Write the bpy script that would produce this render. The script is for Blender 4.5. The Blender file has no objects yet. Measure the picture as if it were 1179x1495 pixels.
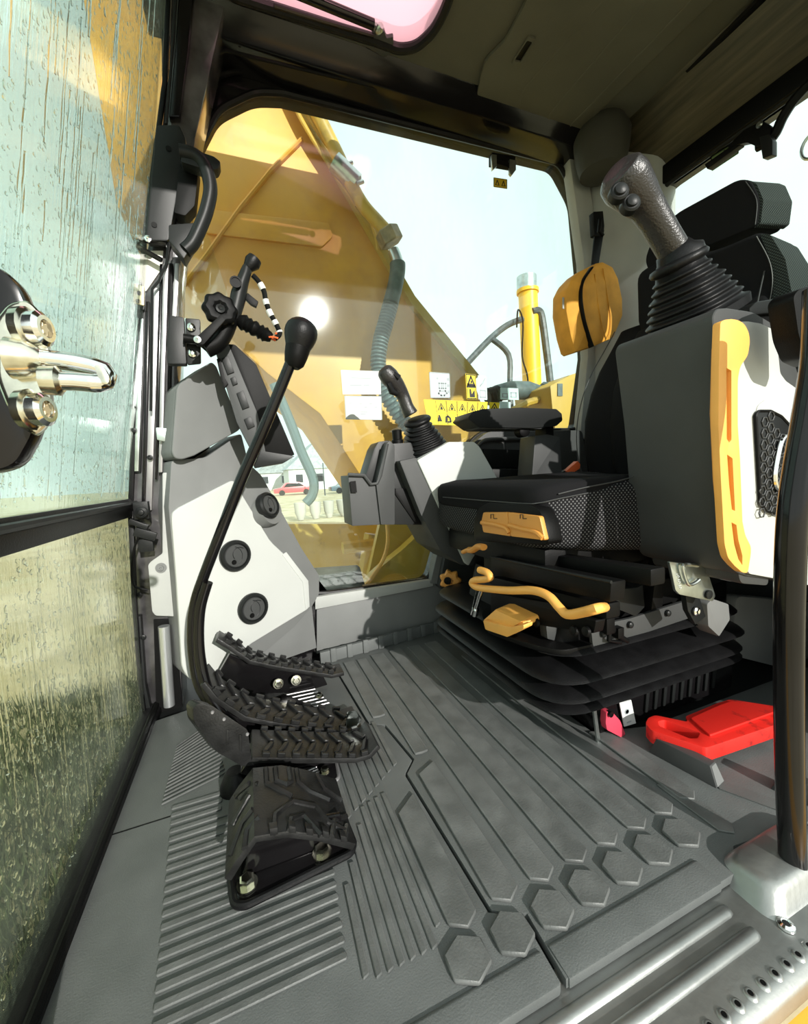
import bpy, bmesh, math, random
from mathutils import Vector as V, Matrix, noise
random.seed(7)
scene = bpy.context.scene
col = scene.collection
pi = math.pi

# ------------------------------------------------------------------ camera
FPX, YAW, PITCH, ROLL, CAMZ = 590.0, math.radians(21), math.radians(5.5), math.radians(-3), .55
F_ = V((math.sin(YAW)*math.cos(PITCH), math.cos(YAW)*math.cos(PITCH), -math.sin(PITCH)))
R0 = V((math.cos(YAW), -math.sin(YAW), 0)); U0 = R0.cross(F_)
R_ = R0*math.cos(ROLL)+U0*math.sin(ROLL); U_ = -R0*math.sin(ROLL)+U0*math.cos(ROLL)
cd = bpy.data.cameras.new('camera'); cam = bpy.data.objects.new('camera', cd); col.objects.link(cam)
cd.sensor_fit = 'HORIZONTAL'; cd.sensor_width = 36; cd.lens = 36*FPX/1179; cd.clip_start = .01; cd.clip_end = 500
m = Matrix.Identity(4)
for i in range(3): m[i][0] = R_[i]; m[i][1] = U_[i]; m[i][2] = -F_[i]
m[2][3] = CAMZ
cam.matrix_world = m
scene.camera = cam
# ------------------------------------------------------------------ light
scene.view_settings.view_transform = 'Standard'; scene.view_settings.look = 'None'
scene.view_settings.gamma = 1; scene.view_settings.use_curve_mapping = False
scene.view_settings.exposure = .05
scene.cycles.transparent_max_bounces = 32
scene.cycles.max_bounces = 10
scene.cycles.sample_clamp_indirect = 6
w = bpy.data.worlds.new('sky'); scene.world = w; w.use_nodes = True
wn = w.node_tree.nodes; wl = w.node_tree.links; wn.clear()
wo = wn.new('ShaderNodeOutputWorld'); bg = wn.new('ShaderNodeBackground'); tc = wn.new('ShaderNodeTexCoord')
nz = wn.new('ShaderNodeTexNoise'); nz.inputs['Scale'].default_value = 2.2; nz.inputs['Detail'].default_value = 5
cr = wn.new('ShaderNodeValToRGB')
cr.color_ramp.elements[0].position = .38; cr.color_ramp.elements[0].color = (.80, .92, .88, 1)
cr.color_ramp.elements[1].position = .55; cr.color_ramp.elements[1].color = (.93, 1.02, .98, 1)
wl.new(tc.outputs['Generated'], nz.inputs['Vector']); wl.new(nz.outputs['Fac'], cr.inputs['Fac'])
wl.new(cr.outputs['Color'], bg.inputs['Color']); bg.inputs['Strength'].default_value = 1.25
wl.new(bg.outputs['Background'], wo.inputs['Surface'])
sd = bpy.data.lights.new('sun', 'SUN'); sun = bpy.data.objects.new('sun', sd); col.objects.link(sun)
sd.energy = 5.4; sd.angle = math.radians(.6); sd.color = (1, .965, .90)
SUN = V((.17, -.932, .36)).normalized()
sun.rotation_euler = SUN.to_track_quat('Z', 'Y').to_euler()

# ------------------------------------------------------------------ helpers
def P(px, py, X=None, Y=None, Z=None, pl=None):
    """the point of a real plane that the photograph shows at (px, py)"""
    d = F_+R_*((px-589.5)/FPX)+U_*((747.5-py)/FPX); c = V((0, 0, CAMZ))
    if X is not None: t = X/d.x
    elif Y is not None: t = Y/d.y
    elif Z is not None: t = (Z-CAMZ)/d.z
    else:
        o, n = V(pl[0]), V(pl[1]); t = (o-c).dot(n)/d.dot(n)
    return c+d*t
def PP(pts, **k): return [P(x, y, **k) for x, y in pts]
def rnd(pts, r, n=4):
    out = []; N = len(pts)
    for i in range(N):
        a, b, c = pts[i-1], pts[i], pts[(i+1) % N]
        u, v = (a-b), (c-b); lu, lv = u.length, v.length
        if lu < 1e-6 or lv < 1e-6: continue
        ang = u.angle(v, 0)
        if ang > 2.9: out.append(b); continue
        rr = min(r, lu*.45, lv*.45)
        p, q = b+u/lu*rr, b+v/lv*rr
        for k in range(n+1):
            t = k/n; out.append(p*(1-t)**2+b*2*t*(1-t)+q*t*t)
    return out
def spline(pts, n=6, closed=False):
    pts = [V(p) for p in pts]; N = len(pts); out = []
    seg = N if closed else N-1
    for i in range(seg):
        if closed: p0, p1, p2, p3 = pts[i-1], pts[i], pts[(i+1) % N], pts[(i+2) % N]
        else: p0, p1, p2, p3 = pts[max(i-1, 0)], pts[i], pts[i+1], pts[min(i+2, N-1)]
        for k in range(n):
            t = k/n
            out.append(.5*((2*p1)+(-p0+p2)*t+(2*p0-5*p1+4*p2-p3)*t*t+(-p0+3*p1-3*p2+p3)*t**3))
    if not closed: out.append(pts[-1])
    return out
def frame(d):
    d = d.normalized(); a = V((0, 0, 1)) if abs(d.z) < .9 else V((1, 0, 0))
    x = a.cross(d).normalized(); return x, d.cross(x), d
class MB:
    def __init__(s): s.v = []; s.f = []
    def add(s, vs, fs):
        o = len(s.v); s.v += [V(v) for v in vs]; s.f += [tuple(i+o for i in f) for f in fs]; return s
    def prism(s, pts, vec):
        vec = V(vec); n = len(pts); pts = [V(p) for p in pts]
        return s.add(pts+[p+vec for p in pts], [tuple(range(n))[::-1], tuple(range(n, 2*n))]+[(i, (i+1) % n, n+(i+1) % n, n+i) for i in range(n)])
    def box(s, c, size, R=None):
        c = V(c); h = V(size)/2; vs = []
        for x in (-1, 1):
            for y in (-1, 1):
                for z in (-1, 1):
                    p = V((x*h.x, y*h.y, z*h.z)); vs.append(c+(R@p if R else p))
        return s.add(vs, [(0, 1, 3, 2), (4, 6, 7, 5), (0, 4, 5, 1), (2, 3, 7, 6), (0, 2, 6, 4), (1, 5, 7, 3)])
    def bx(s, x0, x1, y0, y1, z0, z1): return s.box(((x0+x1)/2, (y0+y1)/2, (z0+z1)/2), (x1-x0, y1-y0, z1-z0))
    def loft(s, rings, caps=True):
        n = len(rings[0]); vs = [p for r in rings for p in r]; fs = []
        for j in range(len(rings)-1):
            for i in range(n):
                a = j*n; fs.append((a+i, a+(i+1) % n, a+n+(i+1) % n, a+n+i))
        if caps: fs += [tuple(range(n))[::-1], tuple(range((len(rings)-1)*n, len(rings)*n))]
        return s.add(vs, fs)
    def tube(s, path, r, n=10, closed=False, flat=1.0):
        path = [V(p) for p in path]; N = len(path); rings = []; x = None
        for i in range(N):
            if closed: d = path[(i+1) % N]-path[i-1]
            else: d = path[min(i+1, N-1)]-path[max(i-1, 0)]
            d.normalize()
            if x is None: x, y, _ = frame(d)
            else:
                x = (x-d*x.dot(d)).normalized()
            y = d.cross(x)
            rr = r[i] if isinstance(r, (list, tuple)) else r
            rings.append([path[i]+x*rr*math.cos(2*pi*k/n)+y*rr*flat*math.sin(2*pi*k/n) for k in range(n)])
        if closed: rings.append(rings[0]); return s.loft(rings, False)
        return s.loft(rings)
    def lathe(s, o, axis, prof, n=20, wav=None):
        o = V(o); x, y, d = frame(V(axis)); rings = []
        for r, h in prof:
            rings.append([o+d*h+(x*math.cos(2*pi*k/n)+y*math.sin(2*pi*k/n))*max(r, 1e-5)*(wav(2*pi*k/n) if wav else 1) for k in range(n)])
        return s.loft(rings)
    def plate(s, outer, holes, vec):
        """a flat sheet with holes, extruded by vec"""
        bm = bmesh.new(); loops = []; es = []
        for lp in [outer]+holes:
            vs = [bm.verts.new(p) for p in lp]; loops.append(vs)
            for i in range(len(vs)): es.append(bm.edges.new((vs[i-1], vs[i])))
        bmesh.ops.triangle_fill(bm, edges=es, use_beauty=True)
        bm.verts.index_update(); n = len(bm.verts); vec = V(vec)
        vs = [v.co.copy() for v in bm.verts]; fs = [tuple(v.index for v in f.verts) for f in bm.faces]
        allf = [f[::-1] for f in fs]+[tuple(i+n for i in f) for f in fs]
        for lp in loops:
            ids = [v.index for v in lp]
            for i in range(len(ids)): a, b = ids[i-1], ids[i]; allf.append((a, b, b+n, a+n))
        bm.free(); return s.add(vs+[v+vec for v in vs], allf)
ORG = {}
def O(name, mb, mat, parent=None, bevel=0, seg=2, sub=0, flat=False, label=None, kind=None, ang=35):
    off = V((0, 0, 0)); p = parent
    while p is not None: off += V(p.location); p = p.parent
    me = bpy.data.meshes.new(name)
    bm = bmesh.new(); vs = [bm.verts.new(v-off) for v in mb.v]
    for f in mb.f:
        try: bm.faces.new([vs[i] for i in f])
        except ValueError: pass
    bmesh.ops.recalc_face_normals(bm, faces=bm.faces)
    if bevel:
        es = [e for e in bm.edges if len(e.link_faces) == 2 and e.calc_face_angle(0) > .5]
        if es: bmesh.ops.bevel(bm, geom=es, offset=bevel, segments=seg, profile=.6, affect='EDGES', clamp_overlap=True)
    bm.to_mesh(me); bm.free()
    if not flat:
        me.shade_smooth(); me.set_sharp_from_angle(angle=math.radians(ang))
    me.materials.append(mat)
    o = bpy.data.objects.new(name, me); col.objects.link(o)
    if parent: o.parent = parent
    if sub:
        md = o.modifiers.new('smooth', 'SUBSURF'); md.levels = md.render_levels = sub
    if label: o['label'] = label
    if kind: o['kind'] = kind
    return o
def T(name, label, cat, loc=(0, 0, 0), group=None):
    o = bpy.data.objects.new(name, None); col.objects.link(o); o.location = loc; o.empty_display_size = .05
    o['label'] = label; o['category'] = cat
    if group: o['group'] = group
    return o
def tag(o, label, cat, group=None):
    o['label'] = label; o['category'] = cat
    if group: o['group'] = group
    return o
def S(name, mb, mat, parent=None, **k): return O(name, mb, mat, parent, kind='structure', **k)

# ------------------------------------------------------------------ materials
def nt(name):
    m = bpy.data.materials.new(name); m.use_nodes = True; return m, m.node_tree.nodes, m.node_tree.links
def M(name, c, rough=.5, metal=0, var=.0, vs=12, bump=0, bs=200, spec=.5, coat=0, stretch=None, dust=0, rvar=0):
    m, n, l = nt(name); b = n['Principled BSDF']
    b.inputs['Roughness'].default_value = rough; b.inputs['Metallic'].default_value = metal
    b.inputs['Specular IOR Level'].default_value = spec; b.inputs['Coat Weight'].default_value = coat
    b.inputs['Base Color'].default_value = (*c, 1)
    t = n.new('ShaderNodeTexCoord'); vec = t.outputs['Object']
    if stretch:
        mp = n.new('ShaderNodeMapping'); mp.inputs['Scale'].default_value = stretch; l.new(vec, mp.inputs['Vector']); vec = mp.outputs['Vector']
    if var or dust:
        z = n.new('ShaderNodeTexNoise'); z.inputs['Scale'].default_value = vs; z.inputs['Detail'].default_value = 6
        l.new(vec, z.inputs['Vector'])
        r = n.new('ShaderNodeValToRGB'); r.color_ramp.elements[0].position = .35; r.color_ramp.elements[1].position = .68
        lo = [x*(1-var) for x in c]; hi = [min(1, x*(1+var)+dust) for x in c]
        r.color_ramp.elements[0].color = (*lo, 1); r.color_ramp.elements[1].color = (*hi, 1)
        l.new(z.outputs['Fac'], r.inputs['Fac']); l.new(r.outputs['Color'], b.inputs['Base Color'])
        if rvar:
            mr = n.new('ShaderNodeMapRange'); mr.inputs['To Min'].default_value = max(0, rough-rvar); mr.inputs['To Max'].default_value = min(1, rough+rvar)
            l.new(z.outputs['Fac'], mr.inputs['Value']); l.new(mr.outputs['Result'], b.inputs['Roughness'])
    if bump:
        z = n.new('ShaderNodeTexNoise'); z.inputs['Scale'].default_value = bs; z.inputs['Detail'].default_value = 3
        l.new(vec, z.inputs['Vector']); bp = n.new('ShaderNodeBump'); bp.inputs['Strength'].default_value = bump; bp.inputs['Distance'].default_value = .001
        l.new(z.outputs['Fac'], bp.inputs['Height']); l.new(bp.outputs['Normal'], b.inputs['Normal'])
    return m
DG = M('dark_grey_plastic', (.048, .050, .050), .5, spec=.35, var=.08, bump=.25, bs=900)
MG = M('mid_grey_plastic', (.155, .16, .157), .55, spec=.35, var=.05, bump=.2, bs=900)
LG = M('light_grey_plastic', (.36, .37, .355), .5, var=.04, bump=.15, bs=900)
WH = M('off_white_plastic', (.47, .485, .465), .45, var=.03, vs=6, bump=.1, bs=900)
BK = M('black_plastic', (.004, .004, .004), .45, spec=.12, bump=.3, bs=700)
BS = M('black_satin', (.011, .012, .012), .40, spec=.22, bump=.15, bs=600)
RB = M('black_rubber', (.006, .006, .0065), .42, spec=.22, var=.3, vs=30, bump=.3, bs=400)
BP = M('black_gloss_paint', (.006, .0055, .006), .16, coat=.05, spec=.35, var=.3, vs=8)
PILM = M('pillar_paint', (.05, .048, .05), .22, coat=.5, var=.5, vs=14, dust=.02)
MAT = M('mat_rubber', (.100, .107, .105), .5, spec=.35, var=.06, vs=14, bump=.5, bs=500, dust=.012, rvar=.12)
MATR = M('mat_rib_rubber', (.103, .108, .105), .48, spec=.35, var=.12, vs=22, bump=.5, bs=350, dust=.02, rvar=.15)
PED = M('pedal_rubber', (.014, .014, .014), .33, spec=.35, var=.35, vs=40, bump=.4, bs=300)
ST = M('step_steel', (.34, .35, .34), .42, .85, var=.25, vs=7, bump=.3, bs=120, rvar=.12)
CH = M('chrome', (.85, .85, .84), .12, 1, var=.06, vs=60)
ZN = M('zinc', (.72, .70, .58), .2, 1, var=.25, vs=50, rvar=.12)
GZ = M('galvanised', (.55, .6, .58), .32, 1, var=.15, vs=40)
SIL = M('silver_strip', (.40, .39, .40), .35, .7, var=.12, vs=20, stretch=(4, 4, .6))
YP = M('yellow_plastic', (.85, .42, .09), .5, var=.06, vs=14, bump=.15, bs=600)
YO = M('ochre_plastic', (.62, .27, .05), .5, var=.05, bump=.15, bs=600)
RED = M('red_paint', (.62, .02, .012), .45, var=.15, vs=20)
PINK = M('red_clip', (.62, .05, .09), .5)
HL = M('headliner', (.082, .079, .058), .85, var=.1, vs=5, bump=.3, bs=500)
HB = M('header_panel', (.06, .05, .03), .42, var=.45, vs=9, stretch=(3, .5, 10), bump=.1)
BAG = M('bag_cloth', (.72, .33, .035), .75, var=.15, vs=14, bump=.5, bs=1200)
PAPER = M('paper', (.58, .60, .59), .7, var=.02)
STK = M('sticker_yellow', (.82, .66, .02), .55)
STKO = M('sticker_orange', (.6, .4, .02), .55)
INK = M('ink', (.012, .012, .012), .6)
GINK = M('faded_ink', (.35, .40, .42), .6)
STG = M('sticker_grey', (.45, .52, .52), .6)
STB = M('sticker_pale', (.55, .75, .72), .6)
STGR = M('sticker_green', (.25, .36, .16), .6)
OR = M('orange_wire', (.7, .12, .03), .5)
TAPE = M('white_tape', (.7, .7, .66), .6)
TAN = M('tan_zinc', (.60, .50, .32), .4, .4)
def paint(name, c, dirt, amount=.5, sc=3):
    m, n, l = nt(name); b = n['Principled BSDF']; b.inputs['Roughness'].default_value = .42
    t = n.new('ShaderNodeTexCoord'); z = n.new('ShaderNodeTexNoise'); z.inputs['Scale'].default_value = sc; z.inputs['Detail'].default_value = 9; z.inputs['Roughness'].default_value = .65
    r = n.new('ShaderNodeValToRGB'); r.color_ramp.elements[0].position = amount; r.color_ramp.elements[1].position = amount+.12
    r.color_ramp.elements[0].color = (*c, 1); r.color_ramp.elements[1].color = (*dirt, 1)
    l.new(t.outputs['Object'], z.inputs['Vector']); l.new(z.outputs['Fac'], r.inputs['Fac']); l.new(r.outputs['Color'], b.inputs['Base Color'])
    return m
BOOM = paint('boom_paint', (.78, .38, .055), (.68, .32, .06), .45, 3)
BOOMD = paint('dusty_boom_paint', (.52, .33, .045), (.22, .15, .05), .56, 7)
PIPE = paint('pipe_paint', (.66, .40, .06), (.42, .27, .06), .5, 9)
EXH = paint('exhaust_paint', (.95, .52, .02), (.85, .45, .03), .55, 6)
STEP = paint('yellow_body_paint', (.85, .42, .04), (.6, .3, .04), .6, 6)
HOSE = M('hose_rubber', (.09, .12, .12), .5, var=.3, vs=30)
RAIL = M('handrail_paint', (.07, .08, .085), .4, var=.5, vs=30)
RAILG = M('grey_rail_paint', (.17, .21, .21), .5)
def fabric(name, c, dot, sc, thr=.3, bump=.6):
    m, n, l = nt(name); b = n['Principled BSDF']; b.inputs['Roughness'].default_value = .9; b.inputs['Specular IOR Level'].default_value = .12
    t = n.new('ShaderNodeTexCoord'); mp = n.new('ShaderNodeMapping'); mp.inputs['Rotation'].default_value = (0, .785, 0); mp.inputs['Scale'].default_value = (1.3, 0, 1)
    m0 = n.new('ShaderNodeMapping'); m0.inputs['Rotation'].default_value = (0, 0, .785)
    vo = n.new('ShaderNodeTexVoronoi'); vo.inputs['Randomness'].default_value = 0; vo.inputs['Scale'].default_value = sc
    r = n.new('ShaderNodeValToRGB'); r.color_ramp.elements[0].position = thr; r.color_ramp.elements[1].position = thr+.1
    r.color_ramp.elements[0].color = (*dot, 1); r.color_ramp.elements[1].color = (*c, 1)
    l.new(t.outputs['Object'], m0.inputs['Vector']); l.new(m0.outputs['Vector'], mp.inputs['Vector']); l.new(mp.outputs['Vector'], vo.inputs['Vector']); l.new(vo.outputs['Distance'], r.inputs['Fac'])
    l.new(r.outputs['Color'], b.inputs['Base Color'])
    bp = n.new('ShaderNodeBump'); bp.inputs['Strength'].default_value = bump; bp.inputs['Distance'].default_value = .001
    l.new(vo.outputs['Distance'], bp.inputs['Height']); l.new(bp.outputs['Normal'], b.inputs['Normal'])
    return m
FAB = fabric('black_cloth', (.008, .008, .009), (.011, .011, .012), 700, .3)
MESHF = fabric('dotted_mesh_cloth', (.010, .010, .011), (.13, .13, .13), 175, .2)
MESHH = fabric('grey_mesh_cloth', (.016, .019, .018), (.06, .075, .07), 230, .3)
def glass(name, tint, base=.05, rough=.0, haze=0, hcol=(.8, .85, .8), hs=4, streak=(1, 1, 1), wet=0):
    m, n, l = nt(name); n.remove(n['Principled BSDF']); out = n['Material Output']
    tr = n.new('ShaderNodeBsdfTransparent'); tr.inputs['Color'].default_value = (*tint, 1)
    gl = n.new('ShaderNodeBsdfGlossy'); gl.inputs['Roughness'].default_value = rough; gl.inputs['Color'].default_value = (1, 1, 1, 1)
    ge = n.new('ShaderNodeNewGeometry'); dp = n.new('ShaderNodeVectorMath'); dp.operation = 'DOT_PRODUCT'
    l.new(ge.outputs['Normal'], dp.inputs[0]); l.new(ge.outputs['Incoming'], dp.inputs[1])
    def mth(op, a, b):
        q = n.new('ShaderNodeMath'); q.operation = op
        for i, s in enumerate((a, b)):
            if s is None: continue
            if isinstance(s, (int, float)): q.inputs[i].default_value = s
            else: l.new(s, q.inputs[i])
        return q.outputs[0]
    c = mth('ABSOLUTE', dp.outputs['Value'], None); k = mth('POWER', mth('SUBTRACT', 1, c), 4.0)
    fac = mth('ADD', mth('MULTIPLY', k, 1-base), base)
    mx = n.new('ShaderNodeMixShader'); l.new(fac, mx.inputs[0]); l.new(tr.outputs[0], mx.inputs[1]); l.new(gl.outputs[0], mx.inputs[2])
    fin = mx.outputs[0]
    t = n.new('ShaderNodeTexCoord')
    if haze:
        mp = n.new('ShaderNodeMapping'); mp.inputs['Scale'].default_value = streak; l.new(t.outputs['Object'], mp.inputs['Vector'])
        z = n.new('ShaderNodeTexNoise'); z.inputs['Scale'].default_value = hs; z.inputs['Detail'].default_value = 8; z.inputs['Roughness'].default_value = .7
        l.new(mp.outputs['Vector'], z.inputs['Vector'])
        r = n.new('ShaderNodeMapRange'); r.inputs['From Min'].default_value = .42; r.inputs['From Max'].default_value = .75
        r.inputs['To Min'].default_value = haze*.15; r.inputs['To Max'].default_value = haze; l.new(z.outputs['Fac'], r.inputs['Value'])
        df = n.new('ShaderNodeBsdfDiffuse'); df.inputs['Color'].default_value = (*hcol, 1)
        tl = n.new('ShaderNodeBsdfTranslucent'); tl.inputs['Color'].default_value = (*hcol, 1)
        a = n.new('ShaderNodeMixShader'); a.inputs[0].default_value = .5; l.new(df.outputs[0], a.inputs[1]); l.new(tl.outputs[0], a.inputs[2])
        mx2 = n.new('ShaderNodeMixShader'); l.new(r.outputs['Result'], mx2.inputs[0]); l.new(fin, mx2.inputs[1]); l.new(a.outputs[0], mx2.inputs[2]); fin = mx2.outputs[0]
    if wet:
        mp = n.new('ShaderNodeMapping'); mp.inputs['Scale'].default_value = (1, 90, 9); l.new(t.outputs['Object'], mp.inputs['Vector'])
        z = n.new('ShaderNodeTexNoise'); z.inputs['Scale'].default_value = 1.6; z.inputs['Detail'].default_value = 4; l.new(mp.outputs['Vector'], z.inputs['Vector'])
        bp = n.new('ShaderNodeBump'); bp.inputs['Strength'].default_value = wet; bp.inputs['Distance'].default_value = .0015
        l.new(z.outputs['Fac'], bp.inputs['Height']); l.new(bp.outputs['Normal'], gl.inputs['Normal'])
    l.new(fin, out.inputs['Surface']); return m
GR = glass('side_window_glass', (.93, 1.0, .985), .045, .035, haze=.05, hs=5, streak=(1.5, 1, .5))
GF = glass('front_window_glass', (.86, .97, .92), .09, .01, haze=.10, hs=3, streak=(1, 14, 1.2), wet=.35, hcol=(.7, .8, .7))
GFL = glass('lower_front_glass', (.84, .87, .76), .08, .02, haze=.14, hs=4, streak=(1, 16, 1.5), wet=.4, hcol=(.65, .75, .6))
GB = glass('rear_window_glass', (.96, 1, .985), .04)
HG, hn, hl_ = nt('hatch_glass'); hn.remove(hn['Principled BSDF'])
a_ = hn.new('ShaderNodeBsdfTranslucent'); a_.inputs['Color'].default_value = (1, .70, .74, 1)
b_ = hn.new('ShaderNodeBsdfTransparent'); b_.inputs['Color'].default_value = (1, .74, .80, 1)
c_ = hn.new('ShaderNodeMixShader'); c_.inputs[0].default_value = .5
hl_.new(a_.outputs[0], c_.inputs[1]); hl_.new(b_.outputs[0], c_.inputs[2]); hl_.new(c_.outputs[0], hn['Material Output'].inputs['Surface'])
WATER, qn, ql = nt('water_drop'); qn.remove(qn['Principled BSDF'])
q1 = qn.new('ShaderNodeBsdfGlass'); q1.inputs['IOR'].default_value = 1.33; q1.inputs['Roughness'].default_value = 0
ql.new(q1.outputs[0], qn['Material Output'].inputs['Surface'])

# ================================================================== SETTING
YW = 1.25                      # right side window plane
ZC = 1.68                      # headliner
# floor pan under the mats
S('floor', MB().bx(-.30, 1.45, .325, 1.32, -.06, -.0125), BS)
# right wall, with the big side window cut out
hole = rnd(PP([(250, 870), (262, 600), (262, 400), (290, 215), (318, 160), (372, 134), (412, 136), (815, 238), (842, 290), (852, 400), (857, 520), (842, 628), (709, 629), (688, 642), (676, 668), (655, 740), (626, 847), (480, 866)], Y=YW), .03)
outer = [V((-.16, YW, -.05)), V((1.50, YW, -.05)), V((1.50, YW, 1.74)), V((-.10, YW, 1.74)), V((-.16, YW, 1.0))]
WR = S('wall_right', MB().plate(outer, [hole], (0, .05, 0)), BP)
win1 = S('window_1', MB().prism([p+V((0, .022, 0)) for p in hole], (0, .005, 0)), GR)
O('window_seal', MB().tube(hole, .009, 8, closed=True), RB, WR)
arch = spline(PP([(248, 330), (262, 215), (285, 140), (330, 108), (400, 112), (620, 170), (840, 226)], Y=YW-.01), 6)
O('arch_rim', MB().tube(arch, .008, 8), BP, WR)
arch = spline(PP([(236, 240), (246, 160), (275, 95), (330, 82), (420, 100), (620, 152), (850, 212)], Y=YW-.03), 6)
O('arch_rim', MB().tube(arch, .007, 8), BP, WR)
O('roof_rail', MB().prism(PP([(292, 55), (300, 62), (620, 150), (850, 207), (850, 180), (620, 122), (300, 30)], Y=1.2), (0, .05, 0)), BP, WR, bevel=.004)
O('roof_rail', MB().prism(PP([(330, 66), (580, 130), (560, 112), (345, 52)], Y=1.185), (0, .014, 0)), MG, WR, bevel=.002)
O('roof_rail', MB().tube(PP([(290, 88), (330, 74), (600, 140), (850, 203)], Y=1.18), .004, 8), BP, WR)
O('screw', MB().lathe(P(349, 63, Y=1.18), (0, -1, 0), [(.010, 0), (.010, .003), (.005, .004), (.005, .001), (0, .001)], 14), BS, WR)
# lower inner trim under the window
S('trim_1', MB().prism(PP([(462, 890), (640, 848), (720, 838), (720, 925), (640, 915), (462, 955)], Y=1.235), (0, .02, 0)), MG, bevel=.003)
S('trim_2', MB().prism(PP([(460, 872), (632, 846), (632, 856), (460, 890)], Y=1.225), (0, .04, 0)), LG, bevel=.002)
S('trim_3', MB().prism(PP([(628, 852), (640, 800), (700, 690), (730, 700), (700, 860)], Y=1.22), (0, .04, 0)), MG, bevel=.004)
# side trim box with pocket behind the right armrest
sb = S('trim_4', MB().prism(rnd(PP([(640, 860), (668, 720), (684, 652), (712, 630), (850, 628), (860, 700), (900, 900)], Y=1.20), .02), (0, .05, 0)), DG, bevel=.006)
O('pocket_lip', MB().tube(spline(PP([(690, 668), (700, 648), (722, 641), (800, 641)], Y=1.19), 5), .007, 8), DG, sb)
O('pocket_panel', MB().prism(PP([(705, 655), (785, 657), (785, 684), (712, 683)], Y=1.185), (0, .01, 0)), BS, sb, bevel=.003)
O('pocket_shelf', MB().prism(PP([(700, 684), (820, 686), (830, 702), (690, 702)], Y=1.12), (0, .07, 0)), BS, sb, bevel=.005)
# rear corner pillar
S('pillar_1', MB().prism(rnd([V((1.27, 1.25, .0)), V((1.44, 1.25, .0)), V((1.46, 1.02, 0)), V((1.38, 1.02, 0)), V((1.30, 1.16, 0))], .03), (0, 0, 1.70)), LG, bevel=.006)
S('pillar_2', MB().prism(PP([(828, 208), (850, 205), (866, 300), (880, 640), (846, 640), (858, 520), (852, 380), (838, 280)], Y=1.215), (0, .04, 0)), LG, bevel=.006)
# rear wall with window
XR = 1.40
hr = rnd([V((XR, 1.04, 1.02)), V((XR, 1.06, 1.47)), V((XR, .34, 1.47)), V((XR, .34, 1.02))], .05)
S('wall_rear', MB().plate([V((XR, 1.26, -.05)), V((XR, 1.26, 1.74)), V((XR, .285, 1.74)), V((XR, .285, -.05))], [hr], (.05, 0, 0)), DG)
S('window_2', MB().prism([p+V((.02, 0, 0)) for p in hr], (.005, 0, 0)), GB)
O('window_seal', MB().tube(hr, .008, 8, closed=True), RB, bpy.data.objects['wall_rear'])
# ceiling with hatch
hh = rnd(PP([(664, -40), (652, 6), (632, 44), (607, 66), (583, 70), (552, 58), (330, -12), (280, -140), (760, -190)], Z=ZC), .03)
ce = S('ceiling', MB().plate([V((-.10, .27, ZC)), V((1.30, .27, ZC)), V((1.30, 1.26, ZC)), V((-.10, 1.26, ZC))], [hh], (0, 0, .05)), HL)
S('roof', MB().plate([V((-.14, .22, ZC+.05)), V((1.5, .22, ZC+.05)), V((1.5, 1.32, ZC+.05)), V((-.14, 1.32, ZC+.05))], [hh], (0, 0, .05)), BP)
S('window_3', MB().prism([p+V((0, 0, .004)) for p in hh], (0, 0, .005)), HG)
O('hatch_seal', MB().tube([p+V((0, 0, -.004)) for p in hh], .012, 10, closed=True), RB, ce)
pan = PP([(800, -100), (765, 0), (738, 52), (707, 84), (701, 105), (695, 138), (704, 152), (749, 163), (796, 181), (843, 189), (1035, 0), (1150, -110)], Z=ZC-.001)
O('headliner_panel', MB().prism(rnd(pan, .012), (0, 0, -.012)), HL, ce, bevel=.006)
for l in ([(759, 154), (769, 125), (875, 8), (960, -90)], [(801, 177), (812, 155), (945, 0), (1030, -95)], [(830, 186), (1000, 10), (1090, -90)]):
    O('headliner_ridge', MB().tube(spline(PP(l, Z=ZC-.012), 4), .005, 8, flat=.5), HL, ce)
sl = PP([(771, 50), (782, 54), (758, 93), (746, 90)], Z=ZC-.012)
O('slot_frame', MB().plate(rnd(sl, .004), [rnd([p*.75+sum(sl, V((0, 0, 0)))/4*.25 for p in sl], .004)], (0, 0, -.006)), HL, ce, bevel=.001)
O('slot', MB().prism([p*.72+sum(sl, V((0, 0, 0)))/4*.28 for p in sl], (0, 0, -.002)), BK, ce)
# roof edge between headliner and side rail; rear header
S('trim_5', MB().prism([V((.0, 1.12, ZC)), V((0, 1.17, ZC-.04)), V((0, 1.25, ZC-.05)), V((0, 1.25, ZC))], (1.28, 0, 0)), BP, bevel=.004)
S('trim_6', MB().prism([V((1.28, .27, ZC)), V((1.43, .27, 1.49)), V((1.43, .27, ZC+.03))], (0, .95, 0)), HB, bevel=.004)
S('trim_7', MB().prism([V((1.385, .27, 1.47)), V((1.385, .27, 1.53)), V((1.43, .27, 1.53)), V((1.43, .27, 1.47))], (0, .85, 0)), BK, bevel=.006)
O('header_groove', MB().tube(PP([(905, 200), (1000, 112), (1110, 0), (1180, -80)], Z=ZC-.01), .016, 8, flat=.5), BK, bpy.data.objects['trim_6'])
S('trim_8', MB().lathe(P(878, 225, Y=1.12), (0, 0, 1), [(.07, -.06), (.085, 0), (.09, .05), (.07, .09)], 20), M('corner_cover', (.035, .034, .026), .8))
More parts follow.
